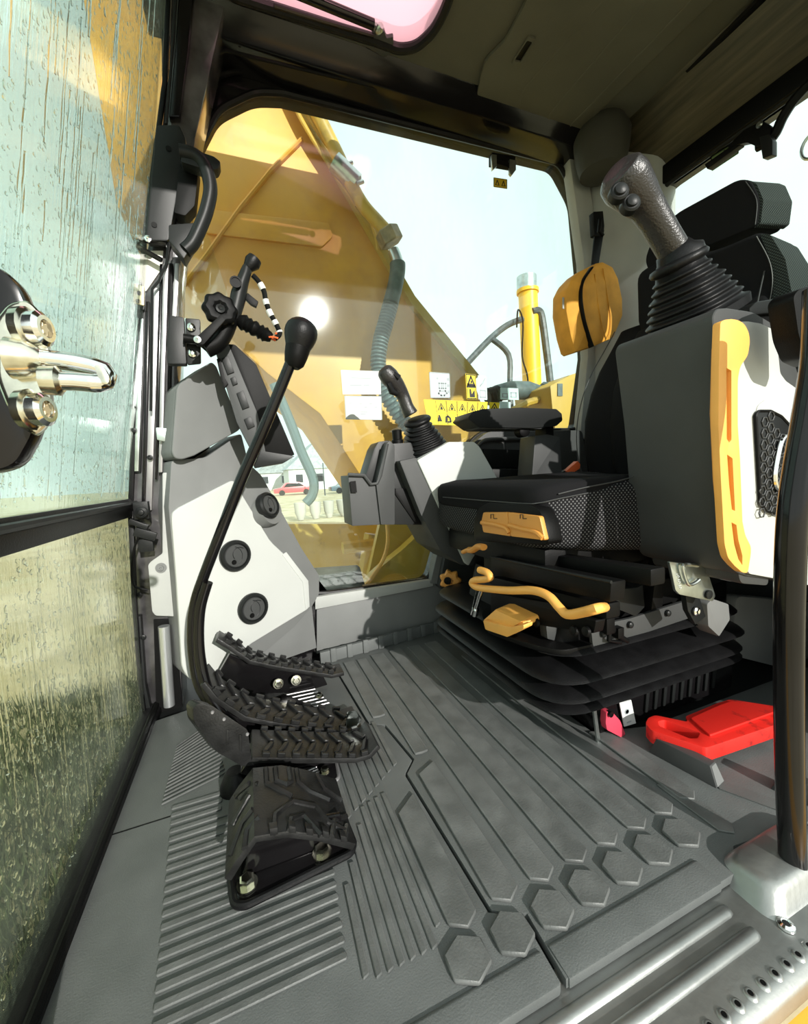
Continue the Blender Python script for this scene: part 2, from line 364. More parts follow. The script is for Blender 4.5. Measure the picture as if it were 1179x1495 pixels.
# door header and the rear part of the door side (behind the doorway)
S('wall_left_header', MB().bx(-.16, 1.5, .235, .285, 1.54, 1.74), BP)
hl2 = [V((1.10, .235, .90)), V((1.36, .235, .90)), V((1.36, .235, 1.40)), V((1.10, .235, 1.40))]
S('wall_left', MB().plate([V((1.02, .235, -.05)), V((1.45, .235, -.05)), V((1.45, .235, 1.56)), V((1.02, .235, 1.56))], [rnd(hl2, .04)], (0, .05, 0)), BP)
S('window_6', MB().prism([p+V((0, .02, 0)) for p in hl2], (0, .005, 0)), GB)
# front: upper pane, lower pane, bar
def XF(z): return -.275+.013*z/.5 if z < .5 else -.262+(z-.5)*.163
YN, YFR = .30, 1.13
S('window_4', MB().prism([V((XF(.51), YN, .515)), V((XF(1.66), YN, 1.66)), V((XF(1.66), YFR, 1.66)), V((XF(.51), YFR, .515))], (-.006, 0, 0)), GF)
S('window_5', MB().prism([V((XF(0), YN, -.01)), V((XF(.49), YN, .485)), V((XF(.49), YFR, .485)), V((XF(0), YFR, -.01))], (-.006, 0, 0)), GFL)
tb = S('trim_9', MB().prism([V((-.285, YN, .478)), V((-.252, YN, .482)), V((-.25, YN, .505)), V((-.255, YN, .524)), V((-.28, YN, .52))], (0, YFR-YN, 0)), RB, bevel=.003)
O('bar_lip', MB().tube([V((-.249, YN, .512)), V((-.249, YFR, .512))], .006, 8), BS, tb)
S('baseboard_front', MB().prism([V((-.29, .30, -.02)), V((-.245, .30, -.02)), V((-.245, .30, .0)), V((-.262, .30, .012)), V((-.29, .30, .012))], (0, .84, 0)), RB, bevel=.003)
O('gasket', MB().tube([V((-.252, .30, .008)), V((-.255, 1.13, .008))], .007, 10), BK, bpy.data.objects['baseboard_front'])
def drops(n, z0, z1, zmid, name, par, big=1.0):
    mb = MB(); cnt = 0
    while cnt < n:
        y = random.uniform(.42, YFR-.01); z = random.uniform(z0, z1)
        if zmid and z > zmid and random.random() < .45: continue
        r = random.choice((.0009, .0013, .0013, .002, .0028))*big*random.uniform(.8, 1.2)
        L = r*random.choice((1, 1.2, 1.5, 2.5, 4)); x = XF(z)-.0062; k = 6
        ring = [V((x, y+r*math.cos(2*pi*i/k)*random.uniform(.8, 1.1), z+(L if math.sin(2*pi*i/k) > 0 else r)*math.sin(2*pi*i/k))) for i in range(k)]
        r2 = [V((x-r*.5, y+(p.y-y)*.6, z+(p.z-z)*.6)) for p in ring]
        mb.loft([ring, r2]); cnt += 1
    for q in range(int(n/40)):          # running streaks
        y = random.uniform(.42, YFR-.02); z = random.uniform(z0+.1, z1); Ls = random.uniform(.05, .25); pts = []
        zz = z
        while zz > max(z0, z-Ls):
            pts.append(V((XF(zz)-.0062, y, zz))); zz -= .012; y += random.uniform(-.0012, .0012)
        if len(pts) > 2: mb.tube(pts, [random.uniform(.0007, .0017) for _ in pts], 5)
    return O(name, mb, WATER, par, kind='stuff')
drops(5000, .53, 1.6, 0, 'water_droplets', bpy.data.objects['window_4'])
drops(2600, .01, .47, 0, 'water_droplets', bpy.data.objects['window_5'], 1.25)
# near front pillar with door striker
np_ = S('pillar_3', MB().prism([V((-.30, .24, -.06)), V((-.20, .24, -.06)), V((-.20, .31, -.06)), V((-.22, .32, -.06)), V((-.30, .32, -.06))], (.0, 0, 1.8)), BP, bevel=.008)
# far front pillar
YP_ = 1.13
fp = S('pillar_4', MB().prism(PP([(252, -70), (246, 100), (211, 400), (190, 745), (200, 900), (217, 1045), (266, 1040), (256, 700), (262, 400), (285, 200), (345, -70)], Y=YP_), (0, .10, 0)), PILM, bevel=.004)
def strip(name, rows, y, mat, d=.012, bevel=.001):
    L = [P(a, yy, Y=y) for a, b, yy in rows]; Rr = [P(b, yy, Y=y) for a, b, yy in rows]
    return O(name, MB().prism(L+Rr[::-1], (0, d, 0)), mat, fp, bevel=bevel)
strip('edge_seal', [(243, 249, -40), (236, 243, 120), (206, 213, 350), (194, 201, 560), (186, 193, 745)], YP_-.012, RB)
strip('rail_channel', [(200, 212, 452), (195, 208, 600), (193, 205, 690)], YP_-.008, BS)
strip('channel_plate', [(202, 209, 465), (198, 205, 600), (196, 202, 688)], YP_-.012, GZ, .006)
strip('dark_rail', [(213, 218, 440), (210, 214, 600), (206, 211, 745)], YP_-.016, BP)
strip('pale_rail', [(222, 232, 420), (216, 226, 600), (212, 221, 745)], YP_-.010, SIL)
strip('dark_rail', [(233, 237, 385), (228, 231, 600), (226, 229, 700)], YP_-.016, BP)
strip('silver_rail', [(238, 246, 384), (233, 240, 560), (231, 237, 690)], YP_-.022, SIL, .02, .003)
strip('black_rail', [(247, 252, 384), (244, 249, 560), (240, 246, 700)], YP_-.014, BK)
strip('silver_rail', [(255, 262, 384), (250, 257, 470)], YP_-.016, SIL, .014, .002)
strip('corner_rail', [(262, 285, -40), (256, 276, 60), (246, 262, 170)], YP_-.02, BP, .02, .004)
strip('corner_seam', [(256, 260, -40), (250, 254, 60), (240, 244, 180)], YP_-.026, BS, .008, .001)
strip('rust_edge', [(199, 205, 900), (204, 212, 1000), (212, 222, 1046)], YP_-.02, BS, .02)
strip('edge_seal', [(186, 194, 745), (192, 199, 880), (201, 207, 1000), (208, 213, 1046)], YP_-.03, RB, .012)
strip('sunlit_gap', [(205, 238, 366), (206, 236, 392), (207, 213, 425)], YP_-.004, M('gap_sunlight_colour', (.78, .76, .68), .5), .004, 0)  # thin pale strip; its cream colour stands in for sunlight in the gap
for (x, y) in ((194, 594), (194, 628), (219, 668), (216, 800), (213, 775), (203, 868), (209, 930), (203, 952)):
    O('bolt', MB().lathe(P(x, y, Y=YP_-.018), (0, -1, 0), [(.006, 0), (.006, .003), (.003, .004), (.003, .002), (0, .002)], 12), BS, fp)
hg = O('hinge_plate', MB().prism(rnd(PP([(195, 413), (210, 418), (210, 446), (194, 442)], Y=YP_-.03), .002), (0, .006, 0)), TAN, fp, bevel=.001)
for (x, y) in ((203, 428), (202, 440)):
    O('hinge_hole', MB().lathe(P(x, y, Y=YP_-.031), (0, -1, 0), [(.005, 0), (.005, .001), (0, .001)], 12), BK, hg)
O('hook', MB().tube(spline(PP([(243, 357), (225, 352), (204, 352), (202, 360), (215, 368), (236, 380)], Y=YP_-.03), 4), .006, 8), BP, fp)
O('hook', MB().tube(PP([(246, 352), (243, 385), (232, 410), (222, 422), (220, 600)], Y=YP_-.03), .003, 6), BS, fp)
O('latch', MB().prism(rnd(PP([(227, 624), (250, 626), (250, 640), (240, 645), (229, 642)], Y=YP_-.04), .003), (0, .02, 0)), GZ, fp, bevel=.002)
O('chrome_rod', MB().tube(PP([(239, 914), (247, 1030)], Y=1.10), .0125, 16), M('bright_rod', (.62, .64, .65), .3, .8), fp, label='bright chrome rod')
O('rod_slot', MB().prism(PP([(224, 905), (256, 903), (266, 1035), (228, 1040)], Y=1.125), (0, .01, 0)), BK, fp)
O('cover_plate', MB().prism(rnd(PP([(237, 690), (247, 690), (250, 808), (257, 900), (227, 899), (222, 893), (216, 825), (220, 820), (237, 808)], Y=1.09), .004), (0, .02, 0)), LG, fp, bevel=.002)
O('screw', MB().lathe(P(235, 829, Y=1.09), (0, -1, 0), [(.012, 0), (.012, .002), (.009, .002), (.009, .001), (.006, .001), (.006, .006), (.003, .006), (.003, .003), (0, .003)], 18), MG, fp)
mech = O('latch_mechanism', MB().box(P(207, 745, Y=1.08), (.03, .02, .04)).box(P(203, 765, Y=1.08), (.04, .02, .012), Matrix.Rotation(.5, 3, 'Y')).lathe(P(207, 748, Y=1.06), (0, -1, 0), [(.013, 0), (.013, .006), (.006, .008), (.006, .012), (0, .012)], 14).box(P(212, 780, Y=1.07), (.045, .01, .02), Matrix.Rotation(.4, 3, 'Y')).box(P(213, 796, Y=1.08), (.03, .01, .03)), BS, fp, bevel=.002)
O('cable', MB().tube(spline(PP([(207, 775), (196, 800), (192, 835), (196, 855), (216, 862)], Y=1.07), 5), .0025, 6), BK, fp)
O('corner_panel', MB().prism(PP([(262, 400), (300, 330), (345, 470), (320, 520), (262, 470)], Y=1.16), (0, .004, 0)), GB, fp)

# ================================================================== FLOOR MATS
zm = 0.0
def fl(pts, z=0): return [V((x, y, z)) for x, y in pts]
fm = T('floor_mat', 'front grey rubber floor mat under the pedals with fine ribs', 'floor mat', (0, .6, 0))
O('base', MB().prism(fl([(-.25, .305), (.268, .305), (.272, .375), (.236, .395), (.2255, .655), (.252, .684), (.236, .808), (.205, .829), (.19, 1.14), (-.10, 1.10), (-.255, 1.06)], -.012), (0, 0, .012)), MAT, fm, bevel=.001)
O('nosing', MB().prism([V((-.2, .303, .001)), V((-.2, .335, .003)), V((-.2, .34, -.001)), V((-.2, .303, -.012))], (.466, 0, 0)), MAT, fm, bevel=.002)
mm = T('floor_mat', 'main grey rubber floor mat with wide ribs and hexagon studs', 'floor mat', (.5, .8, 0))
O('base', MB().prism(fl([(.275, .305), (.56, .305), (.60, .33), (.72, .315), (1.38, .30), (1.38, .56), (.74, .565), (.62, .60), (.62, 1.12), (.60, 1.26), (.17, 1.215), (.195, 1.14), (.210, .832), (.241, .811), (.257, .684), (.2305, .655), (.241, .395), (.279, .375)], -.012), (0, 0, .012)), MAT, mm, bevel=.001)
O('nosing', MB().prism([V((.278, .303, .001)), V((.278, .335, .003)), V((.278, .34, -.001)), V((.278, .303, -.012))], (.252, 0, 0)), MAT, mm, bevel=.002)
def hexa(c, r, a0=pi/6): return [V((c[0]+r*math.cos(a0+i*pi/3), c[1]+r*.92*math.sin(a0+i*pi/3), 0)) for i in range(6)]
hx = None
for i in range(7):
    par = fm if i < 1 else mm
    c = (.187+.0607*i, .3605+.0018*i)
    if i == 1: par = mm
    O('hexagon_stud', MB().prism(hexa(c, .0275), (0, 0, .006)), MATR, par, bevel=.0015, seg=1)
def rib(x0, x1, ys, y1, par, tip=.012, z=.005, far=None, name='rib'):
    w_ = x1-x0
    pts = [V((x0, ys+tip, 0)), V((x0+w_*.52, ys, 0)), V((x1, ys+tip, 0)), V((x1, y1 if far is None else far, 0)), V((x0, y1, 0))]
    O(name, MB().prism(pts, (0, 0, z)), MATR, par, bevel=.0012, seg=1)
rib(.183, .222, .388, .575, fm, far=.605)
for i in range(1, 8):
    cx = .2065+.0605*i; s = .020
    y1 = 1.14
    if i == 1: rib(cx-s, cx+s, .392, .64, mm, far=.66); rib(.262, .29, .69, 1.14, mm, tip=.002); continue
    if i == 7:
        rib(cx-s, cx+s-.004, .402, .60, mm, far=.585); continue
    rib(cx-s, cx+s, .391+.0012*i, 1.15 if i < 6 else 1.02, mm)
rib(.605, .635, .34, .45, mm, z=.003)
rib(.222, .252, .84, 1.14, mm, tip=.003)
# fine ribs across the driver's side
k = 0
for i in range(20):
    y = .745-.0173*i
    if y < .345: y = .345
    x1 = .078-(i-6)*.0012
    x0 = -.165+.0016*i
    if .54 < y < .70: segs = [(x0, -.065)]
    else: segs = [(x0, x1)]
    if y > .70: segs = [(x0, -.085)]
    if y < .40: segs = [(x0, x1-(.40-y)*1.2)]
    for a, b in segs:
        if b-a > .02 and i < 20: O('fine_rib', MB().prism(rnd([V((a, y, 0)), V((b, y, 0)), V((b, y+.0085, 0)), V((a, y+.0085, 0))], .002, 2), (0, 0, .003)), MATR, fm, bevel=.001, seg=1)
for i in range(9):                       # lengthwise fine ribs
    x = .077+.0135*i
    y0 = .385 if i > 0 else .39
    if i > 6: y0 = .39+.014*(i-6)
    if i > 7: continue
    y1 = .50+.028*i if i < 4 else .60+.004*i
    O('fine_rib', MB().prism([V((x-.0035, y0, 0)), V((x+.0045, y0+.003, 0)), V((x+.0075, y1, 0)), V((x-.0005, y1, 0))], (0, 0, .003)), MATR, fm, bevel=.001, seg=1)
for i in range(8):                       # ribs by the travel pedals
    x = .105+.0155*i; y0 = .60+.0115*i
    O('fine_rib', MB().prism([V((x, y0, 0)), V((x+.009, y0+.006, 0)), V((x+.009, .83, 0)), V((x, .83, 0))], (0, 0, .003)), MATR, fm, bevel=.001, seg=1)
for i in range(17):                      # slanting ribs at the front corner
    t = i/16; a = V((-.183+.0*t, .765+.165*t, 0)); b = V((-.085-.03*t, .745+.25*t, 0)); b = a+V((.10-.035*t, .035+.03*t, 0))
    d = V((-.0, .004, 0)); O('slant_rib', MB().prism([a, b, b+d, a+d], (0, 0, .003)), MATR, fm, bevel=.0008, seg=1)
O('cross_seam', MB().prism([V((-.25, .731, 0)), V((-.085, .733, 0)), V((-.085, .735, 0)), V((-.25, .733, 0))], (0, 0, .0006)), BK, fm)
# turned-up rear edge with tabs
ue = O('upturned_edge', MB().prism([V((.16, 1.165, 0)), V((.61, 1.225, 0)), V((.61, 1.235, 0)), V((.16, 1.18, 0))], (0, 0, .036)), MAT, mm, bevel=.002)
for i in range(8):
    x = .19+.052*i; y = 1.165+(x-.16)*.133
    O('tab', MB().bx(x, x+.018, y-.006, y+.004, 0, .042), MAT, ue, bevel=.004)
# ================================================================== DOOR SILL
ds = T('step_plate', 'bare metal door step plate with pressed ridges and dimples', 'step plate', (.45, .25, -.03))
O('plate', MB().prism([V((-.2, .335, -.0135)), V((-.2, .222, -.015)), V((-.2, .213, -.022)), V((-.2, .210, -.04)), V((-.2, .335, -.04))], (1.5, 0, 0)), ST, ds, bevel=.004, seg=3)
for y, x0, x1 in ((.288, .12, .518), (.260, .14, .520)):
    O('pressed_ridge', MB().loft([[V((x, y+r*math.cos(a*pi/8), -.0145+r*.7*math.sin(a*pi/8))) for a in range(9)] for x, r in ((x0, .002), (x0+.01, .0075), (x1-.008, .0075), (x1-.002, .006), (x1, .002))]), ST, ds, ang=70)
for i in range(16):
    x = .32+.0215*i
    dm = O('dimple', MB().lathe((x, .2275, -.0155), (0, 0, 1), [(.0068, 0), (.0056, .002), (.0036, .0028), (.0028, .0024), (0, .002)], 14), ST, ds, ang=70)
    O('dimple_hole', MB().lathe((x, .2275, -.0126), (0, 0, 1), [(.0026, -.0005), (.0026, .0002), (0, .0002)], 10), BK, dm)
def br(hx, hy, z, cx=.64, cy=.292): return rnd([V((cx-hx, cy-hy, z)), V((cx+hx, cy-hy, z)), V((cx+hx, cy+hy, z)), V((cx-hx, cy+hy, z))], .022, 6)
bs_ = O('boss', MB().loft([br(.095, .040, -.016), br(.090, .037, -.012), br(.080, .031, .006), br(.074, .027, .012), br(.066, .023, .015)]), ST, ds, ang=80)
O('rivet', MB().lathe(P(1147, 1352, Z=-.014), (0, 0, 1), [(.009, 0), (.0085, .003), (.005, .005), (.004, .004), (0, .004)], 16), CH, ds)
yb = O('body_edge', MB().prism([V((-.2, .209, -.042)), V((-.2, .17, -.042)), V((-.2, .08, -.09)), V((-.2, .209, -.10))], (1.7, 0, 0)), STEP)
tag(yb, 'yellow painted body edge below the door step plate', 'body panel')
# ================================================================== GRAB BAR (near right)
gb = T('grab_bar', 'black glossy tubular grab bar rising from the door step', 'grab bar', P(1158, 1262, Z=-.01))
pts = [(1158, 1275, .279), (1153, 1150, .28), (1151, 1000, .28), (1152, 860, .28), (1156, 760, .28), (1166, 680, .28), (1180, 600, .28), (1192, 520, .28), (1196, 420, .28)]
O('tube', MB().tube(spline([P(x, y, Y=Y) for x, y, Y in pts], 6), .0150, 18), BP, gb)
O('foot_ring', MB().lathe(P(1158, 1268, Y=.28), (0, 0, 1), [(.018, -.008), (.019, 0), (.0175, .002), (.0155, .002), (.015, -.008)], 20), RB, gb)
# ================================================================== STRIKER
sk = T('door_striker', 'chromed door latch striker loop screwed to the front pillar', 'door striker', (-.14, .335, .63))
def bos(p, **k): return P(*p, Y=.335, **k)
O('backing', MB().prism(rnd(PP([(-60, 380), (-5, 384), (24, 410), (40, 450), (60, 560), (58, 600), (44, 640), (22, 680), (-20, 692), (-60, 690)], Y=.345), .008), (0, .02, 0)), BP, sk, bevel=.005)
pl = rnd(PP([(-12, 470), (12, 440), (40, 436), (58, 452), (68, 480), (74, 512), (76, 560), (78, 590), (70, 620), (52, 636), (34, 626), (8, 590), (-8, 550), (-8, 500)], Y=.33), .006)
O('plate', MB().prism(pl, (-.004, .014, 0)), ZN, sk, bevel=.004, seg=3)
for (x, y) in ((58, 480), (61, 598)):
    c = P(x, y, Y=.328)
    b = O('screw', MB().lathe(c, (.97, -.24, 0), [(.0105, -.004), (.0105, .002), (.008, .004), (.0055, .004), (.005, .001), (0, .001)], 24), CH, sk)
    O('washer', MB().lathe(c, (.97, -.24, 0), [(.0125, -.010), (.013, -.005), (.010, -.003)], 18, wav=lambda a: 1+.05*math.sin(9*a)), ZN, b)
    O('drive', MB().lathe(c+V((.97, -.24, 0))*.0012, (.97, -.24, 0), [(.0042, 0), (.003, .002), (0, .002)], 12, wav=lambda a: 1+.25*math.cos(6*a)), TAN, b)
lp = spline(PP([(28, 524), (60, 524), (105, 529), (138, 536)], Y=.325), 5)+[P(152, 541, Y=.325), P(156, 548, Y=.325), P(153, 557, Y=.322)]+spline(PP([(140, 560), (110, 557), (84, 556), (60, 553)], Y=.318), 5)
O('loop', MB().tube(lp, [.0058]*len(lp), 14), CH, sk)
O('loop_face', MB().prism(rnd(PP([(136, 532), (150, 534), (160, 552), (158, 562), (146, 560)], Y=.314), .003), (0, .008, 0)), ZN, sk, bevel=.001)
O('collar', MB().lathe(P(34, 524, Y=.325), P(105, 529, Y=.325)-P(34, 524, Y=.325), [(.0125, -.006), (.011, .003), (.008, .008), (.006, .010)], 20), ZN, sk)
O('collar', MB().lathe(P(80, 556, Y=.318), P(110, 557, Y=.318)-P(80, 556, Y=.318), [(.0085, -.006), (.009, .002), (.0065, .004)], 20), ZN, sk)
# ================================================================== GRAB HANDLE on far pillar
gh = T('hand_rail', 'black curved grab handle on the front corner pillar', 'grab handle', P(260, 360, Y=1.1))
O('plate', MB().prism(rnd(PP([(228, 182), (262, 182), (272, 205), (262, 262), (246, 352), (212, 350)], Y=1.09), .008), (0, .03, 0)), BS, gh, bevel=.003)
for (x, y) in ((246, 217), (225, 328)):
    O('plate_hole', MB().lathe(P(x, y, Y=1.089), (0, -1, 0), [(.006, 0), (.006, .001), (0, .001)], 12), BK, gh)
O('screw', MB().lathe(P(216, 349, Y=1.085), (0, -1, 0), [(.007, 0), (.007, .003), (.003, .004), (0, .002)], 12), CH, gh)
O('grip', MB().tube(spline(PP([(262, 222), (285, 228), (300, 245), (307, 275), (302, 305), (293, 330), (281, 355), (270, 366)], Y=1.04), 5), .0145, 12), BS, gh)
O('bracket_arm', MB().prism(rnd(PP([(264, 212), (312, 228), (322, 236), (318, 246), (306, 249), (264, 236)], Y=1.035), .004), (0, .03, 0)), BS, gh, bevel=.004)
O('bracket_arm', MB().prism(rnd(PP([(246, 328), (285, 325), (290, 340), (268, 378), (246, 350)], Y=1.035), .004), (0, .04, 0)), BS, gh, bevel=.004)
O('inner_block', MB().prism(rnd(PP([(262, 238), (290, 244), (284, 300), (270, 315), (254, 310)], Y=1.07), .004), (0, .04, 0)), BK, gh, bevel=.003)
# ================================================================== HVAC SIDE CONSOLE
CP = ((-.14, 1.075, 0), V((.435, -.90, 0)).normalized())
CN = V(CP[1]); Co = V(CP[0])
def cpl(d): return (Co+CN*d, CN)
con = T('side_console', 'pale front corner air duct console with three round vents', 'console', (0, 1.2, 0))
O('surround', MB().prism(rnd(PP([(250, 672), (300, 668), (352, 632), (363, 676), (382, 694), (410, 745), (440, 800), (466, 840), (466, 868), (455, 886), (430, 915), (330, 1000), (300, 1000), (268, 985), (246, 740)], pl=cpl(0)), .01), -CN*.09), MG, con, bevel=.006)
O('white_cover', MB().prism(rnd(PP([(341, 700), (261, 741), (251, 749), (251, 762), (258, 850), (266, 975), (276, 992), (300, 996), (320, 980), (367, 940), (452, 888), (451, 850), (434, 827), (399, 794), (393, 787), (356, 726)], pl=cpl(.008)), .012), -CN*.012), WH, con, bevel=.004, seg=3)
O('cover_rib', MB().prism(PP([(418, 806), (450, 848), (452, 886), (446, 889), (442, 850), (412, 810)], pl=cpl(.010)), -CN*.004), WH, con, bevel=.001)
O('lower_panel', MB().prism(PP([(455, 884), (462, 946), (400, 968), (330, 1010), (320, 985), (370, 940)], pl=cpl(-.005)), -CN*.02), MG, con, bevel=.002)
def vent(px, py, r, d=.012, nrm=CN, pl_=None):
    c = P(px, py, pl=cpl(d)) if pl_ is None else pl_
    v = O('air_vent', MB().lathe(c, nrm, [(r*.96, -.01), (r, 0), (r, .006), (r*.9, .011), (r*.8, .011), (r*.76, .006), (0, .006)], 40, wav=lambda a: 1+.012*math.sin(40*a)), BS, con)
    x, y, _ = frame(nrm)
    O('vent_flap', MB().lathe(c+nrm*.006, nrm, [(r*.74, 0), (r*.70, .003), (0, .004)], 28), DG, v)
    O('vent_arc', MB().tube([c+nrm*.0095+x*(r*.18+r*.42*math.cos(a*.2))+y*(r*.42*math.sin(a*.2)+r*.1) for a in range(4, 20)], r*.025, 6).tube([c+nrm*.0095+x*(-r*.25+r*.62*math.cos(a*.14))+y*(r*.62*math.sin(a*.14)) for a in range(-7, 10)], r*.02, 6), BS, v)
    O('vent_dot', MB().lathe(c+nrm*.0095+(-y)*r*.38-x*r*.2, nrm, [(r*.16, 0), (r*.13, .003), (0, .003)], 14), BK, v)
vent(343, 811, .040); vent(369, 888, .041)
n3 = V((.75, -.66, .25)).normalized()
O('vent_pod', MB().lathe(P(390, 745, pl=cpl(.0)), n3, [(.048, -.03), (.045, .0), (.042, .014), (.03, .014)], 30), MG, con)
vent(0, 0, .036, nrm=n3, pl_=P(391, 738, pl=cpl(.018)))
# upper cover box
cb = T('cover_box', 'mid grey angular cover box above the vent console', 'cover', P(300, 650, pl=cpl(0)))
q = PP([(309, 528), (262, 560), (258, 568), (251, 660), (255, 669), (266, 671), (284, 665), (348, 629), (352, 624), (316, 534)], pl=cpl(.03))
O('body', MB().prism(rnd([p-CN*.012 for p in q], .008), -CN*.09), MG, cb, bevel=.004)
O('lid', MB().prism(rnd(q, .010), -CN*.012), MG, cb, bevel=.004, seg=3)
# ================================================================== MONITOR
mo = T('monitor', 'black flat monitor seen edge-on beside the grey cover box', 'monitor', P(350, 600, Y=1.04))
O('case', MB().prism(rnd(PP([(313, 508), (332, 499), (376, 604), (388, 662), (376, 676), (345, 615)], Y=1.02), .003), (.0, .03, 0)), DG, mo, bevel=.003)
O('screen', MB().prism(rnd(PP([(333, 502), (343, 503), (374, 532), (430, 664), (402, 671), (384, 664), (374, 604)], Y=1.03), .003), (0, .02, 0)), BK, mo, bevel=.002)
O('foot', MB().prism(rnd(PP([(378, 658), (392, 660), (430, 666), (414, 676), (372, 683), (368, 672)], Y=1.015), .002), (0, .05, 0)), BS, mo, bevel=.002)
for a in ([(323, 523), (333, 519), (342, 543), (332, 547)], [(345, 574), (355, 570), (364, 594), (354, 598)], [(336, 552), (343, 549), (347, 560), (340, 563)], [(356, 612), (366, 608), (372, 622), (362, 627)]):
    O('clip', MB().prism(PP(a, Y=1.016), (0, .004, 0)), BS, mo, bevel=.001)
O('catch', MB().prism(PP([(316, 524), (321, 522), (328, 552), (333, 560), (327, 567), (322, 552)], Y=1.012), (0, .01, 0)), BK, mo, bevel=.001)
# ================================================================== CAMERA/PHONE MOUNT
YM = 1.0
ma = T('mount_arm', 'black clamping mount arm with lobed knob on the front pillar', 'mount', P(270, 500, Y=YM))
O('bracket', MB().prism(rnd(PP([(247, 460), (268, 463), (272, 532), (244, 531), (243, 500)], Y=YM), .004), (0, .02, 0)), BS, ma, bevel=.003)
O('bracket_flange', MB().prism(rnd(PP([(270, 464), (292, 466), (293, 530), (273, 532)], Y=YM+.01), .004), (0, .01, 0)), BS, ma, bevel=.002)
for (x, y) in ((279, 478), (281, 516)): O('bolt', MB().lathe(P(x, y, Y=YM+.008), (0, -1, 0), [(.009, 0), (.0085, .003), (.004, .005), (.003, .003), (0, .003)], 14), CH, ma)
O('ball_stem', MB().tube(PP([(268, 494), (290, 497), (305, 505)], Y=YM-.01), [.010, .009, .014], 12), BK, ma)
O('clamp_body', MB().tube(spline(PP([(300, 510), (318, 500), (330, 480), (338, 455)], Y=YM-.02), 5), [.018]*16, 14), BK, ma)
O('clamp_body', MB().loft([[c+V((0, 1, 0))*r*.7*math.sin(a*pi/7)+ax*r*math.cos(a*pi/7) for a in range(14)] for c, r, ax in [(P(x, y, Y=YM-.02), r, V((.9, 0, .35))) for x, y, r in ((338, 470, .020), (345, 445, .021), (350, 420, .020), (357, 400, .017), (361, 386, .012))]]), BS, ma)
O('ball_joint', MB().tube(PP([(361, 392), (368, 384), (372, 378)], Y=YM-.02), [.010, .017, .015], 14), RB, ma)
O('logo_ring', MB().lathe(P(344, 412, Y=YM-.04), (0, -1, 0), [(.012, 0), (.012, .003), (.009, .003), (.009, .001), (0, .001)], 18), BK, ma)
kn = O('knob', MB().lathe(P(321, 452, Y=YM-.045), (.2, -1, .1), [(.030, -.012), (.034, -.006), (.034, .006), (.028, .012), (.012, .012), (.010, .006), (0, .006)], 32, wav=lambda a: 1+.09*math.cos(8*a)), BK, ma, sub=1)
O('knob_bolt', MB().lathe(P(321, 452, Y=YM-.055), (.2, -1, .1), [(.009, 0), (.009, .006), (.005, .007), (0, .004)], 12), BS, ma)
O('t_lever', MB().prism(rnd(PP([(322, 459), (329, 467), (297, 503), (286, 503), (284, 494), (291, 488)], Y=YM-.06), .003), (0, .014, 0)), BK, ma, bevel=.003)
O('pivot_bolt', MB().lathe(P(288, 496, Y=YM-.062), (0, -1, 0), [(.007, 0), (.007, .002), (.003, .003), (0, .001)], 12), GZ, ma)
O('release_tab', MB().prism(PP([(361, 427), (377, 440), (374, 448), (366, 444), (358, 436)], Y=YM-.02), (0, .01, 0)), BK, ma, bevel=.001)
cw = T('cable', 'black cable wrapped in white tape bands beside the mount arm', 'cable', P(390, 450, Y=YM))
cp_ = spline(PP([(369, 402), (378, 412), (385, 425), (388, 440), (393, 455), (400, 468), (406, 480), (408, 488), (401, 495)], Y=YM-.02), 6)
O('sheath', MB().tube(cp_, .0055, 10), BK, cw)
for a, b in ((7, 12), (17, 21), (23, 28), (30, 34), (38, 41)): O('tape_band', MB().tube(cp_[a:b], .0068, 10), TAPE, cw)
O('wires', MB().tube(PP([(396, 494), (401, 497), (405, 490), (402, 486)], Y=YM-.02), .003, 6).tube(PP([(392, 492), (400, 492), (406, 494)], Y=YM-.03), .002, 6), OR, cw)
O('corrugated_plug', MB().lathe(P(346, 466, Y=YM-.02), P(397, 494, Y=YM-.02)-P(346, 466, Y=YM-.02), [(.009, 0)]+[(r, .01+.0052*i) for i, r in enumerate((.016, .018, .014, .017, .013, .017, .016, .012, .017, .013, .017, .013, .012, .009))], 16), BK, cw)
# ================================================================== TRAVEL LEVER
tl = T('travel_lever', 'long bent black travel lever with a rubber knob on top', 'lever', P(330, 1060, Z=.03))
lv = [(338, 1065, .80), (312, 1035, .82), (291, 1000, .83), (283, 960, .84), (281, 920, .84), (285, 880, .84), (298, 840, .83), (325, 770, .81), (352, 700, .79), (385, 625, .77), (410, 565, .76), (430, 515, .75)]
O('rod', MB().tube(spline([P(x, y, Y=Y) for x, y, Y in lv], 6), .0098, 14), BP, tl)
lv2 = [(348, 1068, .80), (322, 1042, .81), (302, 1005, .82), (292, 960, .83), (290, 920, .835), (293, 885, .835), (303, 850, .83)]
O('second_rod', MB().tube(spline([P(x, y, Y=Y-.006) for x, y, Y in lv2], 6), .0095, 12), BP, tl)
kc = P(433, 515, Y=.75); kd = (P(443, 470, Y=.75)-kc)
O('knob', MB().tube([kc+kd*t for t in (-.15, .1, .35, .6, .85, 1.02, 1.1)], [.014, .020, .026, .030, .028, .018, .006], 18), RB, tl, sub=1)
O('knob_skirt', MB().lathe(kc-kd*.1, kd, [(.010, -.022), (.017, -.014), (.020, .0), (.0215, .014), (.018, .02)], 18), BK, tl)
